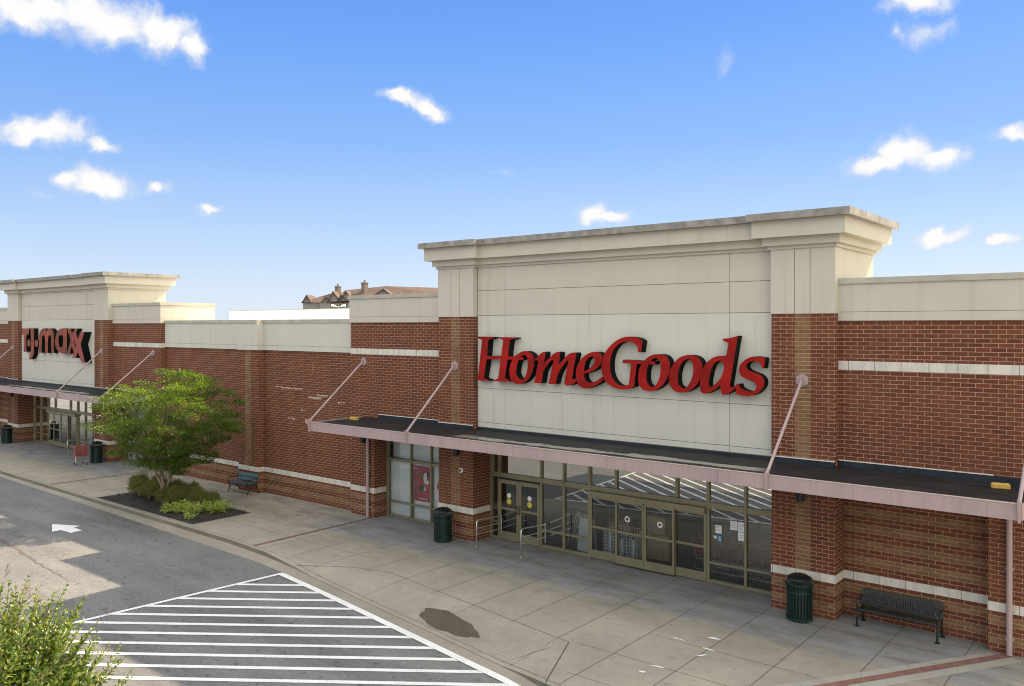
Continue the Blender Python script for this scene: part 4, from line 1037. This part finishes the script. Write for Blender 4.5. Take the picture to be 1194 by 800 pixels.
def door_rail():
    t = thing('door_railing', 'x', 'railing', (0, 0, 0), 'low steel railings beside shop doors')
    m = MB(); m.tube([(0, 0, 0), (0, 0, .80), (0, .03, .86), (0, .10, .885), (0, 1.22, .80), (0, 1.27, .80)], .024, 10); m.lathe([(.05, 0), (.05, .012), (.03, .02)], 0, 0, 14); m.build('post', 'chrome', t, smooth=True)
    m = MB()
    for z in (.62, .42): m.tube([(0, .012, z), (0, 1.27, z - .04)], .014, 8)
    m.build('rails', 'chrome', t)
    m = MB(); m.tube([(0, 1.27, .2), (0, 1.27, .84)], .022, 8); m.build('wall_post', 'chrome', t)
    return t
dr = door_rail(); dr.location = (-18.3, 20.64, 0); dr['label'] = 'steel railing between the brick pilaster and the tan swing doors'
copy_thing(dr, (-16.42, 20.63, 0), 0, 'steel railing on the right of the tan swing doors, before the dark window')
copy_thing(dr, (-48.75, 20.55, 0), 0, 'steel railing near the middle of the far left shop front')
copy_thing(dr, (-46.75, 20.45, 0), 0, 'steel railing close behind the shopping trolley at the far shop')

def trolley():
    t = thing('shopping_trolley', 'x', 'shopping trolley', (0, 0, 0), 'shopping trolleys'); rs = random.Random(2)
    # basket: open wire and plastic tub, wider at the handle (local +y is the handle end)
    f = [(-.20, -.46), (.20, -.46), (.27, .38), (-.27, .38)]; tp = [(-.24, -.52), (.24, -.52), (.30, .42), (-.30, .42)]
    m = MB(); zb, zt = .50, .95
    for i in range(4):
        j = (i + 1) % 4; (ax, ay), (bx_, by) = f[i], f[j]; (cx, cy), (dx, dy) = tp[i], tp[j]; n = 12 if i % 2 else 7
        for k in range(n + 1):
            u = k / n; m.tube([(ax + (bx_ - ax) * u, ay + (by - ay) * u, zb), (cx + (dx - cx) * u, cy + (dy - cy) * u, zt)], .009, 4)
        for k in range(6):
            u = k / 5; p = [(a_[0] + (b_[0] - a_[0]) * u, a_[1] + (b_[1] - a_[1]) * u, zb + (zt - zb) * u) for a_, b_ in ((f[i], tp[i]), (f[j], tp[j]))]; m.tube(p, .010, 4)
    for k in range(1, 9): y = -.46 + .84 * k / 9; m.tube([(-.2 - .07 * k / 9, y, zb), (.2 + .07 * k / 9, y, zb)], .008, 4)
    m.build('basket', 'cart_red', t)
    m = MB()
    for q in (-1, 1):
        m.tube([(q * .30, .46, 1.02), (q * .28, .40, .90), (q * .26, .30, .45), (q * .28, .36, .16)], .014, 6); m.tube([(q * .26, .30, .45), (q * .22, -.40, .48)], .012, 6)
        m.tube([(q * .28, .36, .16), (q * .20, -.50, .16)], .014, 6)
    m.tube([(-.2, -.5, .16), (.2, -.5, .16)], .012, 6); m.tube([(-.25, 0, .18), (.25, 0, .18)], .01, 6)
    m.build('frame', 'steel', t)
    m = MB(); m.tube([(-.31, .46, 1.02), (.31, .46, 1.02)], .022, 8); m.build('handle', 'cart_red', t)
    for x, y in ((-.27, .34), (.27, .34), (-.20, -.47), (.20, -.47)):
        m = MB(); m.slabx([(y + .06 * math.cos(a), .062 + .06 * math.sin(a)) for a in [6.283 * i / 14 for i in range(14)]], x - .014, x + .014); m.box(x - .02, x - .015, y - .015, y + .015, .06, .16); m.build('wheel', 'rubber', t)
    return t
tr = trolley(); tr.location = (-45.35, 19.75, 0); tr.rotation_euler = (0, 0, R(-104)); tr['label'] = 'red shopping trolley standing alone outside the far left shop'
names = ['rearmost', 'second', 'third', 'fourth', 'fifth', 'front']
tl = ['red trolley at the left end of the nested row, behind the sliding doors', 'red trolley second from the sliding doors in the nested row', 'red trolley in the nested row below the small paper notice', 'red trolley in the nested row below the tall paper notice', 'red trolley of the nested row behind the last window mullion', 'red trolley of the nested row nearest the right hand pilaster']
for i in range(6): copy_thing(tr, (-11.0 + (.0 if i == 0 else .25) + .36 * i, 22.75, .012), R(90), tl[i])

# things standing inside the right hand shop
def wire_bin():
    t = thing('wire_cage', 'silver wire cage bin of folded goods behind the sliding doors', 'cage', (-14.05, 22.8, .012)); x0, x1, y0, y1, z0, z1 = -14.5, -13.35, 22.4, 23.05, .05, .88
    m = MB(); n = 12
    for i in range(n + 1):
        x = x0 + (x1 - x0) * i / n
        for y in (y0, y1): m.box(x - .006, x + .006, y - .006, y + .006, z0, z1)
    for i in range(8):
        y = y0 + (y1 - y0) * i / 7
        for x in (x0, x1): m.box(x - .006, x + .006, y - .0055, y + .0055, z0, z1)
    for k in range(9):
        z = z0 + (z1 - z0) * k / 8
        for y in (y0, y1): m.box(x0, x1, y - .005, y + .005, z - .006, z + .006)
        for x in (x0, x1): m.box(x - .005, x + .005, y0, y1, z - .0055, z + .0055)
    m.build('mesh_panels', 'white', t)
    m = MB(); rs = random.Random(8)
    for i in range(10):
        a = x0 + .08 + .105 * i; m.box(a, a + .085, y0 + .06, y1 - .06, .06, rs.uniform(.55, .8), i % 4)
    m.build('folded_goods', ['card', 'paper', 'interior', 'blue'], t)
wire_bin()
def carton(x, y, z, w, d, h, label, rz=0.0):
    t = thing('cardboard_box', label, 'box', (0, 0, 0), 'cartons inside the shop')
    m = MB(); m.box(-w / 2, w / 2, -d / 2, d / 2, 0, h, 0); m.box(-w / 2 - .001, w / 2 + .001, -.03, .03, h - .12, h + .002, 1); m.build('carton', ['card', 'beige_mark'], t)
    m = MB(); m.slabx([(-d / 2, h + .002), (-d / 2 - .12, h + .07), (-d / 2 - .115, h + .076), (-d / 2, h + .010)], -w / 2, w / 2); m.build('flap', 'card', t)
    t.location = (x, y, z); t.rotation_euler = (0, 0, rz)
carton(-12.95, 23.35, .012, .8, .6, .75, 'large cardboard box on the shop floor behind the sliding doors, the lowest one', .1)
carton(-13.0, 23.35, .764, .75, .55, .55, 'cardboard box stacked on the largest carton behind the sliding doors', -.08)
carton(-14.5, 23.5, .012, .7, .5, .9, 'cardboard box behind the wire cage inside the shop', .2)
def floor_sign():
    t = thing('folding_floor_sign', 'white plastic folding floor sign behind the window left of the sliding doors', 'floor sign', (-15.2, 22.55, .012))
    for q in (-1, 1):
        m = MB(); m.slabx([(22.55 + q * .20, .02), (22.55 + q * .20 + .03, .02), (22.55 + q * .02 + .03, 1.05), (22.55 + q * .02, 1.05)], -15.48, -14.95); m.build('board', 'white', t, bevel=.006)
    m = MB(); m.tube([(-15.3, 22.565, 1.05), (-15.3, 22.565, 1.14), (-15.13, 22.565, 1.14), (-15.13, 22.565, 1.05)], .016, 6); m.build('handle', 'white', t)
floor_sign()
def chair(x, y, rz, label):
    t = thing('metal_chair', label, 'chair', (0, 0, 0)); 
    m = MB(); m.lathe([(.2, .43), (.22, .44), (.22, .46), (.2, .465)], 0, 0, 20); m.build('seat', 'steel', t)
    m = MB(); m.tube([(-.2, .18, .45), (-.22, .24, .75), (-.12, .28, .95), (.12, .28, .95), (.22, .24, .75), (.2, .18, .45)], .012, 6)
    for q in (-.08, .0, .08): m.tube([(q, .2, .46), (q, .28, .94)], .006, 5)
    m.build('backrest', 'white', t)
    for a in (.785, 2.356, 3.927, 5.498): m = MB(); m.tube([(.16 * math.cos(a), .16 * math.sin(a), .44), (.23 * math.cos(a), .23 * math.sin(a), 0)], .011, 6); m.build('leg', 'white', t)
    t.location = (x, y, .012); t.rotation_euler = (0, 0, rz)
chair(-15.6, 23.0, .4, 'white round backed metal chair inside behind the floor sign'); chair(-16.3, 23.2, -.6, 'white round backed metal chair deeper inside, left of the floor sign')
t = thing('ceiling_lamp', 'small lit yellow lamp behind the glass at the far left shop', 'lamp', (-56.2, 22.5, 2.55))
m = MB(); m.lathe([(.03, 2.5), (.16, 2.53), (.16, 2.6), (.04, 2.62)], -56.2, 22.5, 16); m.build('lamp_glass', 'lit', t)
m = MB(); m.tube([(-56.2, 22.5, 2.62), (-56.2, 22.5, 3.42)], .012, 6); m.build('stem', 'black', t)
for (x, y, rz, label) in ((-24.2, 20.42, .15, 'yellow foam block on the left end of the black canopy roof'), (-3.2, 20.6, .25, 'weathered yellow foam block on the right end of the black canopy roof')):
    m = MB(); m.box(-.21, .21, -.09, .09, 0, .14); o = m.build('foam_block', 'yellow', None, bevel=.025); o.location = (x, y, 3.79); o.scale = (.86, .86, .86); o.rotation_euler = (0, 0, rz); tag(o, label, 'block', 'yellow blocks on the canopy roof')

# ------------------------------------------------------------------ plants
def leaf(mb, p, d, n, l, w, fold=.25):
    d = d.normalized(); s_ = d.cross(n)
    if s_.length < 1e-4: s_ = Vector((1, 0, 0))
    s_.normalize(); n = s_.cross(d); b = len(mb.v)
    mid = p + d * l * .45
    for q in (p, mid + s_ * w / 2 + n * w * fold, p + d * l, mid - s_ * w / 2 + n * w * fold): mb.v.append(tuple(q))
    mb.f.append((b, b + 1, b + 2, b + 3)); mb.m.append(0)
def rv(rs):
    while True:
        v = Vector((rs.uniform(-1, 1), rs.uniform(-1, 1), rs.uniform(-1, 1)))
        if .05 < v.length < 1: return v.normalized()

def street_tree():
    rs = random.Random(21); base = Vector((-32.6, 17.55, .05))
    t = thing('crape_myrtle', 'broad multi stemmed tree with sunlit yellow green top in the mulch bed', 'tree', base)
    cen = base + Vector((.60, -.1, 3.40)); rx, ry, rz = 2.85, 2.9, 2.10
    clumps = []
    while len(clumps) < 350:
        v = rv(rs) * (rs.random() ** .38); p = Vector((v.x * rx, v.y * ry, v.z * rz))
        if p.z < -.2: 
            k = 1 + p.z / rz * .25; p.x *= k; p.y *= k
        wob = math.sin(p.x * 2.1 + 1) * math.sin(p.y * 1.9) * math.sin(p.z * 2.6 + .5)
        if wob > .24 or (v.length < .5 and rs.random() < .6): continue
        clumps.append(cen + p)
    tips = [c_ for c_ in clumps if rs.random() < .30]
    m = MB(); stems = []
    for i in range(5):
        a = 6.283 * i / 5 + .4; d = Vector((math.cos(a), math.sin(a), 0)); p0 = base + d * .10; p1 = base + d * .13 + Vector((0, 0, .75)); p2 = base + d * .42 + Vector((0, 0, 1.55)) + rv(rs) * .08; p3 = base + d * 1.15 + Vector((0, 0, 2.7)) + rv(rs) * .25
        m.tube([p0 - Vector((0, 0, .06)), p1, p2, p3], [.062, .052, .042, .02], 7); stems.append((p1, p2, p3))
    m.build('trunk', 'bark', t, smooth=True)
    m = MB()
    for q in tips:
        st_ = min(stems, key=lambda s_: (s_[1] - q).length); a = st_[1].lerp(st_[2], rs.uniform(.0, .9)); mid = a.lerp(q, .5) + Vector((0, 0, rs.uniform(-.1, .25))); m.tube([a, mid, q], [.022, .014, .005], 5, cap=False)
    m.build('branches', 'bark', t, recalc=False)
    m = MB()
    for c_ in clumps:
        r = rs.uniform(.24, .52); out = (c_ - cen); out.normalize()
        for _ in range(130):
            o = rv(rs) * (rs.random() ** .4) * r; o.z *= .36; p = c_ + o
            d = (o.normalized() * .8 + out * .7 + rv(rs) * .6); n = (Vector((0, 0, 1)) + rv(rs) * .55)
            leaf(m, p, d, n, rs.uniform(.065, .115), rs.uniform(.034, .056))
    m.build('crown', 'leaf', t, recalc=False)
street_tree()

def near_tree():
    rs = random.Random(5); c0 = cam_ray(-38, 880) * 7.0; cen = Vector((c0.x, c0.y, CAMZ + c0.z)); base = Vector((cen.x, cen.y, -.13))
    t = thing('crape_myrtle', 'sunlit bushy tree top with leafy shoots at the bottom left corner', 'tree', base)
    m = MB()
    for i in range(5):
        a = 6.283 * i / 5 + .2; d = Vector((math.cos(a), math.sin(a), 0)); m.tube([base + d * .08, base + d * .2 + Vector((0, 0, 1.0)), base + d * .5 + Vector((0, 0, 2.2)), cen + d * .75], [.07, .055, .04, .015], 7)
    m.build('trunk', 'bark', t, smooth=True)
    lf = MB(); tw = MB(); sd = MB()
    for i in range(760):
        v = rv(rs)
        if v.z < -.35: v.z *= -1
        start = cen + Vector((v.x * .75, v.y * .75, v.z * .70)) * rs.uniform(.5, 1.05); g = (v + Vector((0, 0, .75)) + rv(rs) * .35).normalized(); L_ = rs.uniform(.35, .75)
        k = 20; pts = [start + g * L_ * j / k + Vector((0, 0, .05 * (j / k) ** 2)) + rv(rs) * .008 for j in range(k + 1)]
        tw.tube(pts[::4], [.0035] * (len(pts[::4]) - 1) + [.0015], 4, cap=False)
        side = g.cross(Vector((0, 0, 1)) + rv(rs) * .3).normalized(); up = side.cross(g)
        for j in range(1, k + 1):
            ang = (j % 2) * 1.57 + rs.uniform(-.6, .6)
            for q in (-1, 1):
                sd_ = (side * math.cos(ang) + up * math.sin(ang)) * q; s_ = 1.0 - .45 * (j / k) ** 3
                leaf(lf, pts[j], sd_ * .85 + g * .6 + rv(rs) * .2, g + rv(rs) * .5, rs.uniform(.055, .082) * s_, rs.uniform(.030, .044) * s_, .2)
        if rs.random() < .07:
            tip = pts[-1]
            for _ in range(18):
                o = g * rs.uniform(0, .16) + rv(rs) * .05; sd.tube([tip + o * .6, tip + o], .0016, 3, cap=False); b = tip + o; r = .0055
                sd.poly([b + Vector((r, 0, 0)), b + Vector((0, r, 0)), b + Vector((0, 0, r))]); sd.poly([b + Vector((-r, 0, 0)), b + Vector((0, 0, r)), b + Vector((0, r, 0))]); sd.poly([b + Vector((r, 0, 0)), b + Vector((0, 0, -r)), b + Vector((0, r, 0))])
    for _ in range(20000):
        v = rv(rs) * (rs.random() ** .45); p = cen + Vector((v.x * 1.05, v.y * 1.05, v.z * .95)); leaf(lf, p, rv(rs) + v, Vector((0, 0, 1)) + rv(rs) * .7, rs.uniform(.055, .08), rs.uniform(.03, .044))
    lf.build('crown', 'leaf_near', t, recalc=False); tw.build('twigs', 'twig', t, recalc=False); sd.build('seed_heads', 'seed', t, recalc=False)
near_tree()

# shrubs and pale perennials of the bed
def shrub_mesh(seed, h, r):
    rs = random.Random(seed); t = thing('shrub', 'x', 'shrub', (0, 0, 0), 'feathery shrubs in the mulch bed'); m = MB(); st_ = MB()
    for i in range(46):
        a = rs.uniform(0, 6.283); q = rs.random() ** .6; st_.tube([(0, 0, 0), (math.cos(a) * q * r * .5, math.sin(a) * q * r * .5, h * .4), (math.cos(a) * q * r, math.sin(a) * q * r, h * (.95 - .3 * q))], [.006, .005, .002], 3, cap=False)
    for i in range(330):
        v = rv(rs); v.z = abs(v.z) * 1.25 - .3; k = rs.uniform(.55, 1.0) * (1 + .12 * math.sin(5 * v.x + 2) * math.sin(4 * v.y))
        p = Vector((v.x * r * k, v.y * r * k, h * .42 + v.z * h * .5 * k)); g = (v + Vector((0, 0, .9)) + rv(rs) * .4).normalized()
        for j in range(11): leaf(m, p + g * (.018 * j) + rv(rs) * .012, g * .8 + rv(rs), rv(rs), rs.uniform(.05, .085), rs.uniform(.014, .024))
    st_.build('stems', 'dry', t, recalc=False); m.build('foliage', 'leaf_shrub', t, recalc=False)
    return t
sp = [(-35.3, 17.55, 0, 1.0), (-34.75, 17.2, 1, .95), (-34.1, 17.75, 0, 1.0), (-33.85, 17.1, 1, .9), (-33.2, 17.3, 0, 1.05), (-32.2, 17.0, 1, 1.0), (-31.55, 17.1, 0, .95), (-33.3, 18.3, 1, 1.0), (-31.9, 18.2, 0, .95), (-30.95, 17.75, 1, 1.0), (-34.9, 18.4, 1, .95), (-30.5, 18.3, 0, .7)]
sl = ['feathery olive shrub at the far left end of the mulch bed', 'feathery shrub second from the left along the front of the bed', 'olive shrub in the middle of the left group in the bed', 'low olive shrub close to the kerb left of the trunk', 'tallest olive shrub just left of the tree stems', 'shrub at the foot of the tree stems on the kerb side', 'shrub spilling toward the kerb beside the first pale clump', 'dark shrub behind the tree stems on the building side', 'dark shrub behind and right of the tree stems', 'last olive shrub standing right of the tree, before the pale clumps', 'dark shrub at the back left corner of the bed', 'smallest dark shrub at the back of the bed by the pale clumps']
protos = [shrub_mesh(31, .90, .39), shrub_mesh(32, .74, .41)]; first = [True, True]
for (x, y, k, s_), lb in zip(sp, sl):
    y = 17.62 + (y - 17.3) * .75; x += .1
    o = protos[k] if first[k] else copy_thing(protos[k], (0, 0, 0), random.uniform(0, 6), lb); first[k] = False
    o.location = (x, y, .04); o.scale = (s_,) * 3; o['label'] = lb
def perennial(seed):
    rs = random.Random(seed); t = thing('perennial_clump', 'x', 'plant', (0, 0, 0), 'pale leafy clumps in the mulch bed'); m = MB()
    for i in range(150):
        a = rs.uniform(0, 6.283); q = rs.random() ** .5; p = Vector((math.cos(a) * q * .26, math.sin(a) * q * .26, rs.uniform(.05, .36) * (1.15 - q * .5)))
        leaf(m, p, Vector((math.cos(a), math.sin(a), rs.uniform(-.1, .9))) + rv(rs) * .3, Vector((0, 0, 1)) + rv(rs) * .4, rs.uniform(.13, .22), rs.uniform(.035, .06), .18)
    m.build('foliage', 'leaf_pale', t, recalc=False)
    s2 = MB()
    for i in range(10): a = 6.283 * i / 10; s2.tube([(0, 0, 0), (.16 * math.cos(a), .16 * math.sin(a), .24)], .006, 4)
    s2.build('stems', 'leaf_shrub', t, recalc=False)
    return t
pp = [(-30.75, 16.8, 'pale chartreuse clump nearest the kerb and the olive shrubs'), (-30.75, 17.45, 'pale clump directly in front of the last olive shrub'), (-30.1, 17.75, 'pale clump in the middle of the chartreuse group'), (-29.75, 17.15, 'pale clump on the kerb side of the chartreuse group centre'), (-30.25, 18.3, 'pale clump at the back of the chartreuse group, left side'), (-29.55, 18.3, 'pale clump at the back of the chartreuse group, right side'), (-29.2, 16.7, 'smallest pale clump alone near the kerb'), (-29.35, 17.85, 'rightmost pale clump pointing to the bed corner'), (-30.35, 17.1, 'pale clump between the kerb side pair')]
p0 = None
for i, (x, y, lb) in enumerate(pp):
    o = perennial(50) if p0 is None else copy_thing(p0, (0, 0, 0), i * 1.3, lb)
    if p0 is None: p0 = o
    o.location = (x, y, .04); o['label'] = lb; k = .62 if i == 6 else 1.05; o.scale = (k, k, k)
rs = random.Random(77)
gl = ['thin dry flower stalks rising at the left end of the bed', 'thin dry flower stalks above the shrubs left of the tree']
for i, (x, y) in enumerate(((-35.5, 18.2), (-34.4, 18.5))):
    t = thing('flower_stalks', gl[i], 'plant', (x, y, .04), 'dry flower stalks'); m = MB(); h = MB()
    for k in range(9):
        a = rs.uniform(0, 6.283); q = rs.uniform(.05, .4); tp = Vector((x + q * math.cos(a), y + q * math.sin(a), rs.uniform(1.15, 1.5))); m.tube([(x + q * .5 * math.cos(a), y + q * .5 * math.sin(a), .04), tp], .006, 4)
        for j in range(10): leaf(h, tp - Vector((0, 0, .03 * j)), rv(rs) + Vector((0, 0, .5)), rv(rs), .05, .018)
    m.build('stalk', 'dry', t, recalc=False); h.build('seed_head', 'dry', t, recalc=False)

# ------------------------------------------------------------------ far buildings
def at(u, v, k): d = cam_ray(u, v) * k; return Vector((d.x, d.y, CAMZ + d.z))
def hotel():
    k = 260.0; o0 = at(345, 380, k); o1 = at(520, 380, k); ex = Vector((o1.x - o0.x, o1.y - o0.y, 0)); W = ex.length; ex.normalize(); ey = Vector((-ex.y, ex.x, 0))
    if ey.dot(Vector((o0.x, o0.y, 0))) < 0: ey = -ey
    px = k / FPX
    t = thing('hotel', 'grey gabled hotel with a brown shingle roof and two chimneys beyond the shops', 'building', (o0.x, o0.y, 0))
    def P(u, d, v): q = o0 + ex * ((u - 345) * px) + ey * d; return (q.x, q.y, CAMZ + (380 - v) * px)
    def Pz(u, d, z): q = o0 + ex * ((u - 345) * px) + ey * d; return (q.x, q.y, z)
    def block(mb, u0, u1, d0, d1, v1, mi=0):
        z1 = CAMZ + (380 - v1) * px; b = len(mb.v)
        mb.v += [Pz(u0, d0, 0), Pz(u1, d0, 0), Pz(u1, d1, 0), Pz(u0, d1, 0), Pz(u0, d0, z1), Pz(u1, d0, z1), Pz(u1, d1, z1), Pz(u0, d1, z1)]
        for q in ((0, 3, 2, 1), (4, 5, 6, 7), (0, 1, 5, 4), (1, 2, 6, 5), (2, 3, 7, 6), (3, 0, 4, 7)): mb.f.append(tuple(b + i for i in q)); mb.m.append(mi)
    m = MB(); block(m, 350.5, 560, 3, 22, 352); block(m, 372, 384, 1.2, 4, 352, 0); m.build('wall', ['hotel_wall', 'hotel_stone'], t)
    # main roof: long hipped ridge rising to the right, then level
    r = MB(); pts = lambda *a: [P(*q) for q in a]
    r.poly(pts((348, 2.4, 352.5), (400, 2.4, 352.5), (388, 10, 338), (368, 10, 343.5)))
    r.poly(pts((348, 2.4, 352.5), (368, 10, 343.5), (362, 14, 343.5), (348, 22, 352.5)))
    r.poly(pts((380, 2.4, 352.5), (565, 2.4, 350), (565, 12, 335.5), (443, 12, 331.5), (395, 10, 337)))
    r.poly(pts((380, 2.4, 352.5), (395, 10, 337), (443, 12, 331.5), (443, 22, 352), (380, 22, 352)))
    r.poly(pts((443, 12, 331.5), (565, 12, 335.5), (565, 22, 352), (443, 22, 352)))
    r.build('roof', 'shingle', t)
    def gable(u0, u1, ua, va, ve, dfront, dback):
        g = MB(); g.poly(pts((u0, dfront, ve), (u1, dfront, ve), (ua, dfront, va))); g.build('gable', 'hotel_wall', t, recalc=False)
        r_ = MB(); e = (u1 - u0) * .09
        for a, s_ in ((u0 - e, -1), (u1 + e, 1)):
            vv = ve + (ve - va) * .12
            r_.poly(pts((a, dfront - .7, vv), (ua, dfront - .7, va), (ua, dback, va), (a, dback, vv)), 0)
            r_.poly(pts((a, dfront - .72, vv), (ua, dfront - .72, va), (ua, dfront - .72, va + 1.6), (a + s_ * -1.3, dfront - .72, vv + .6)), 1)
        r_.build('gable_roof', ['shingle', 'hotel_trim'], t, recalc=False)
    gable(350.5, 361, 355.5, 343.3, 352, 2.6, 12); gable(374, 386, 380, 346, 352, 1.0, 10); gable(381.5, 396, 387.3, 339, 351.5, 1.6, 12); gable(393, 404, 396.5, 343, 350, 1.9, 10); gable(396, 411, 402.5, 338.5, 351, 1.5, 12); gable(436, 456, 447, 336.5, 344, .6, 12); gable(461, 468, 464.5, 341.5, 344, .6, 8); gable(477, 484, 480.5, 341, 344, .6, 8)
    for u, v0, v1, w in ((387, 333.5, 347, 2.6), (419.3, 329, 345, 2.9)):
        m = MB(); z0 = CAMZ + (380 - v1) * px; z1 = CAMZ + (380 - v0) * px; c_ = Vector(Pz(u, 9, 0)); a = w * px
        m.box(c_.x - a, c_.x + a, c_.y - a, c_.y + a, z0, z1); m.box(c_.x - a * 1.15, c_.x + a * 1.15, c_.y - a * 1.15, c_.y + a * 1.15, z1, z1 + .35); m.tube([(c_.x, c_.y, z1 + .35), (c_.x, c_.y, z1 + 1.1)], .3, 8); m.build('chimney', 'hotel_stone', t)
    for u, d in ((352, 2.9), (355, 2.9), (358.5, 2.9), (363, 2.9), (367.5, 2.9), (372.5, 1.1), (375.5, 1.1), (385, 1.4), (388, 1.4), (391, 1.4), (394, 1.4), (397.5, 1.4), (401.5, 1.4), (405.5, 1.4)):
        m = MB(); m.poly(pts((u - .55, d - .05, 359), (u + .55, d - .05, 359), (u + .55, d - .05, 353.6), (u - .55, d - .05, 353.6)), 0); m.poly(pts((u - .55, d - .05, 366), (u + .55, d - .05, 366), (u + .55, d - .05, 361.2), (u - .55, d - .05, 361.2)), 0); m.build('window', 'hotel_win', t, recalc=False)
hotel()
def street_lamp():
    b = at(394.5, 380, 95); x, y = b.x, b.y; z = CAMZ + 23 * 95 / FPX; t = thing('street_lamp', 'pale twin headed car park lamp in front of the hotel', 'street lamp', (x, y, 0)); R_ = Vector((math.cos(PHI), math.sin(PHI), 0))
    m = MB(); m.tube([(x, y, 0), (x, y, z)], [.09, .06], 8); m.build('pole', 'light_cap', t)
    for q in (-1, 1):
        e = Vector((x, y, z - .1)); m = MB(); m.tube([e, e + R_ * q * .35 + Vector((0, 0, .1))], .04, 6); p = e + R_ * q * .35 + Vector((0, 0, .1)); m.tube([p, p + R_ * q * .45 + Vector((0, 0, .09))], [.12, .16], 8); m.build('lamp_head', 'white', t)
street_lamp()
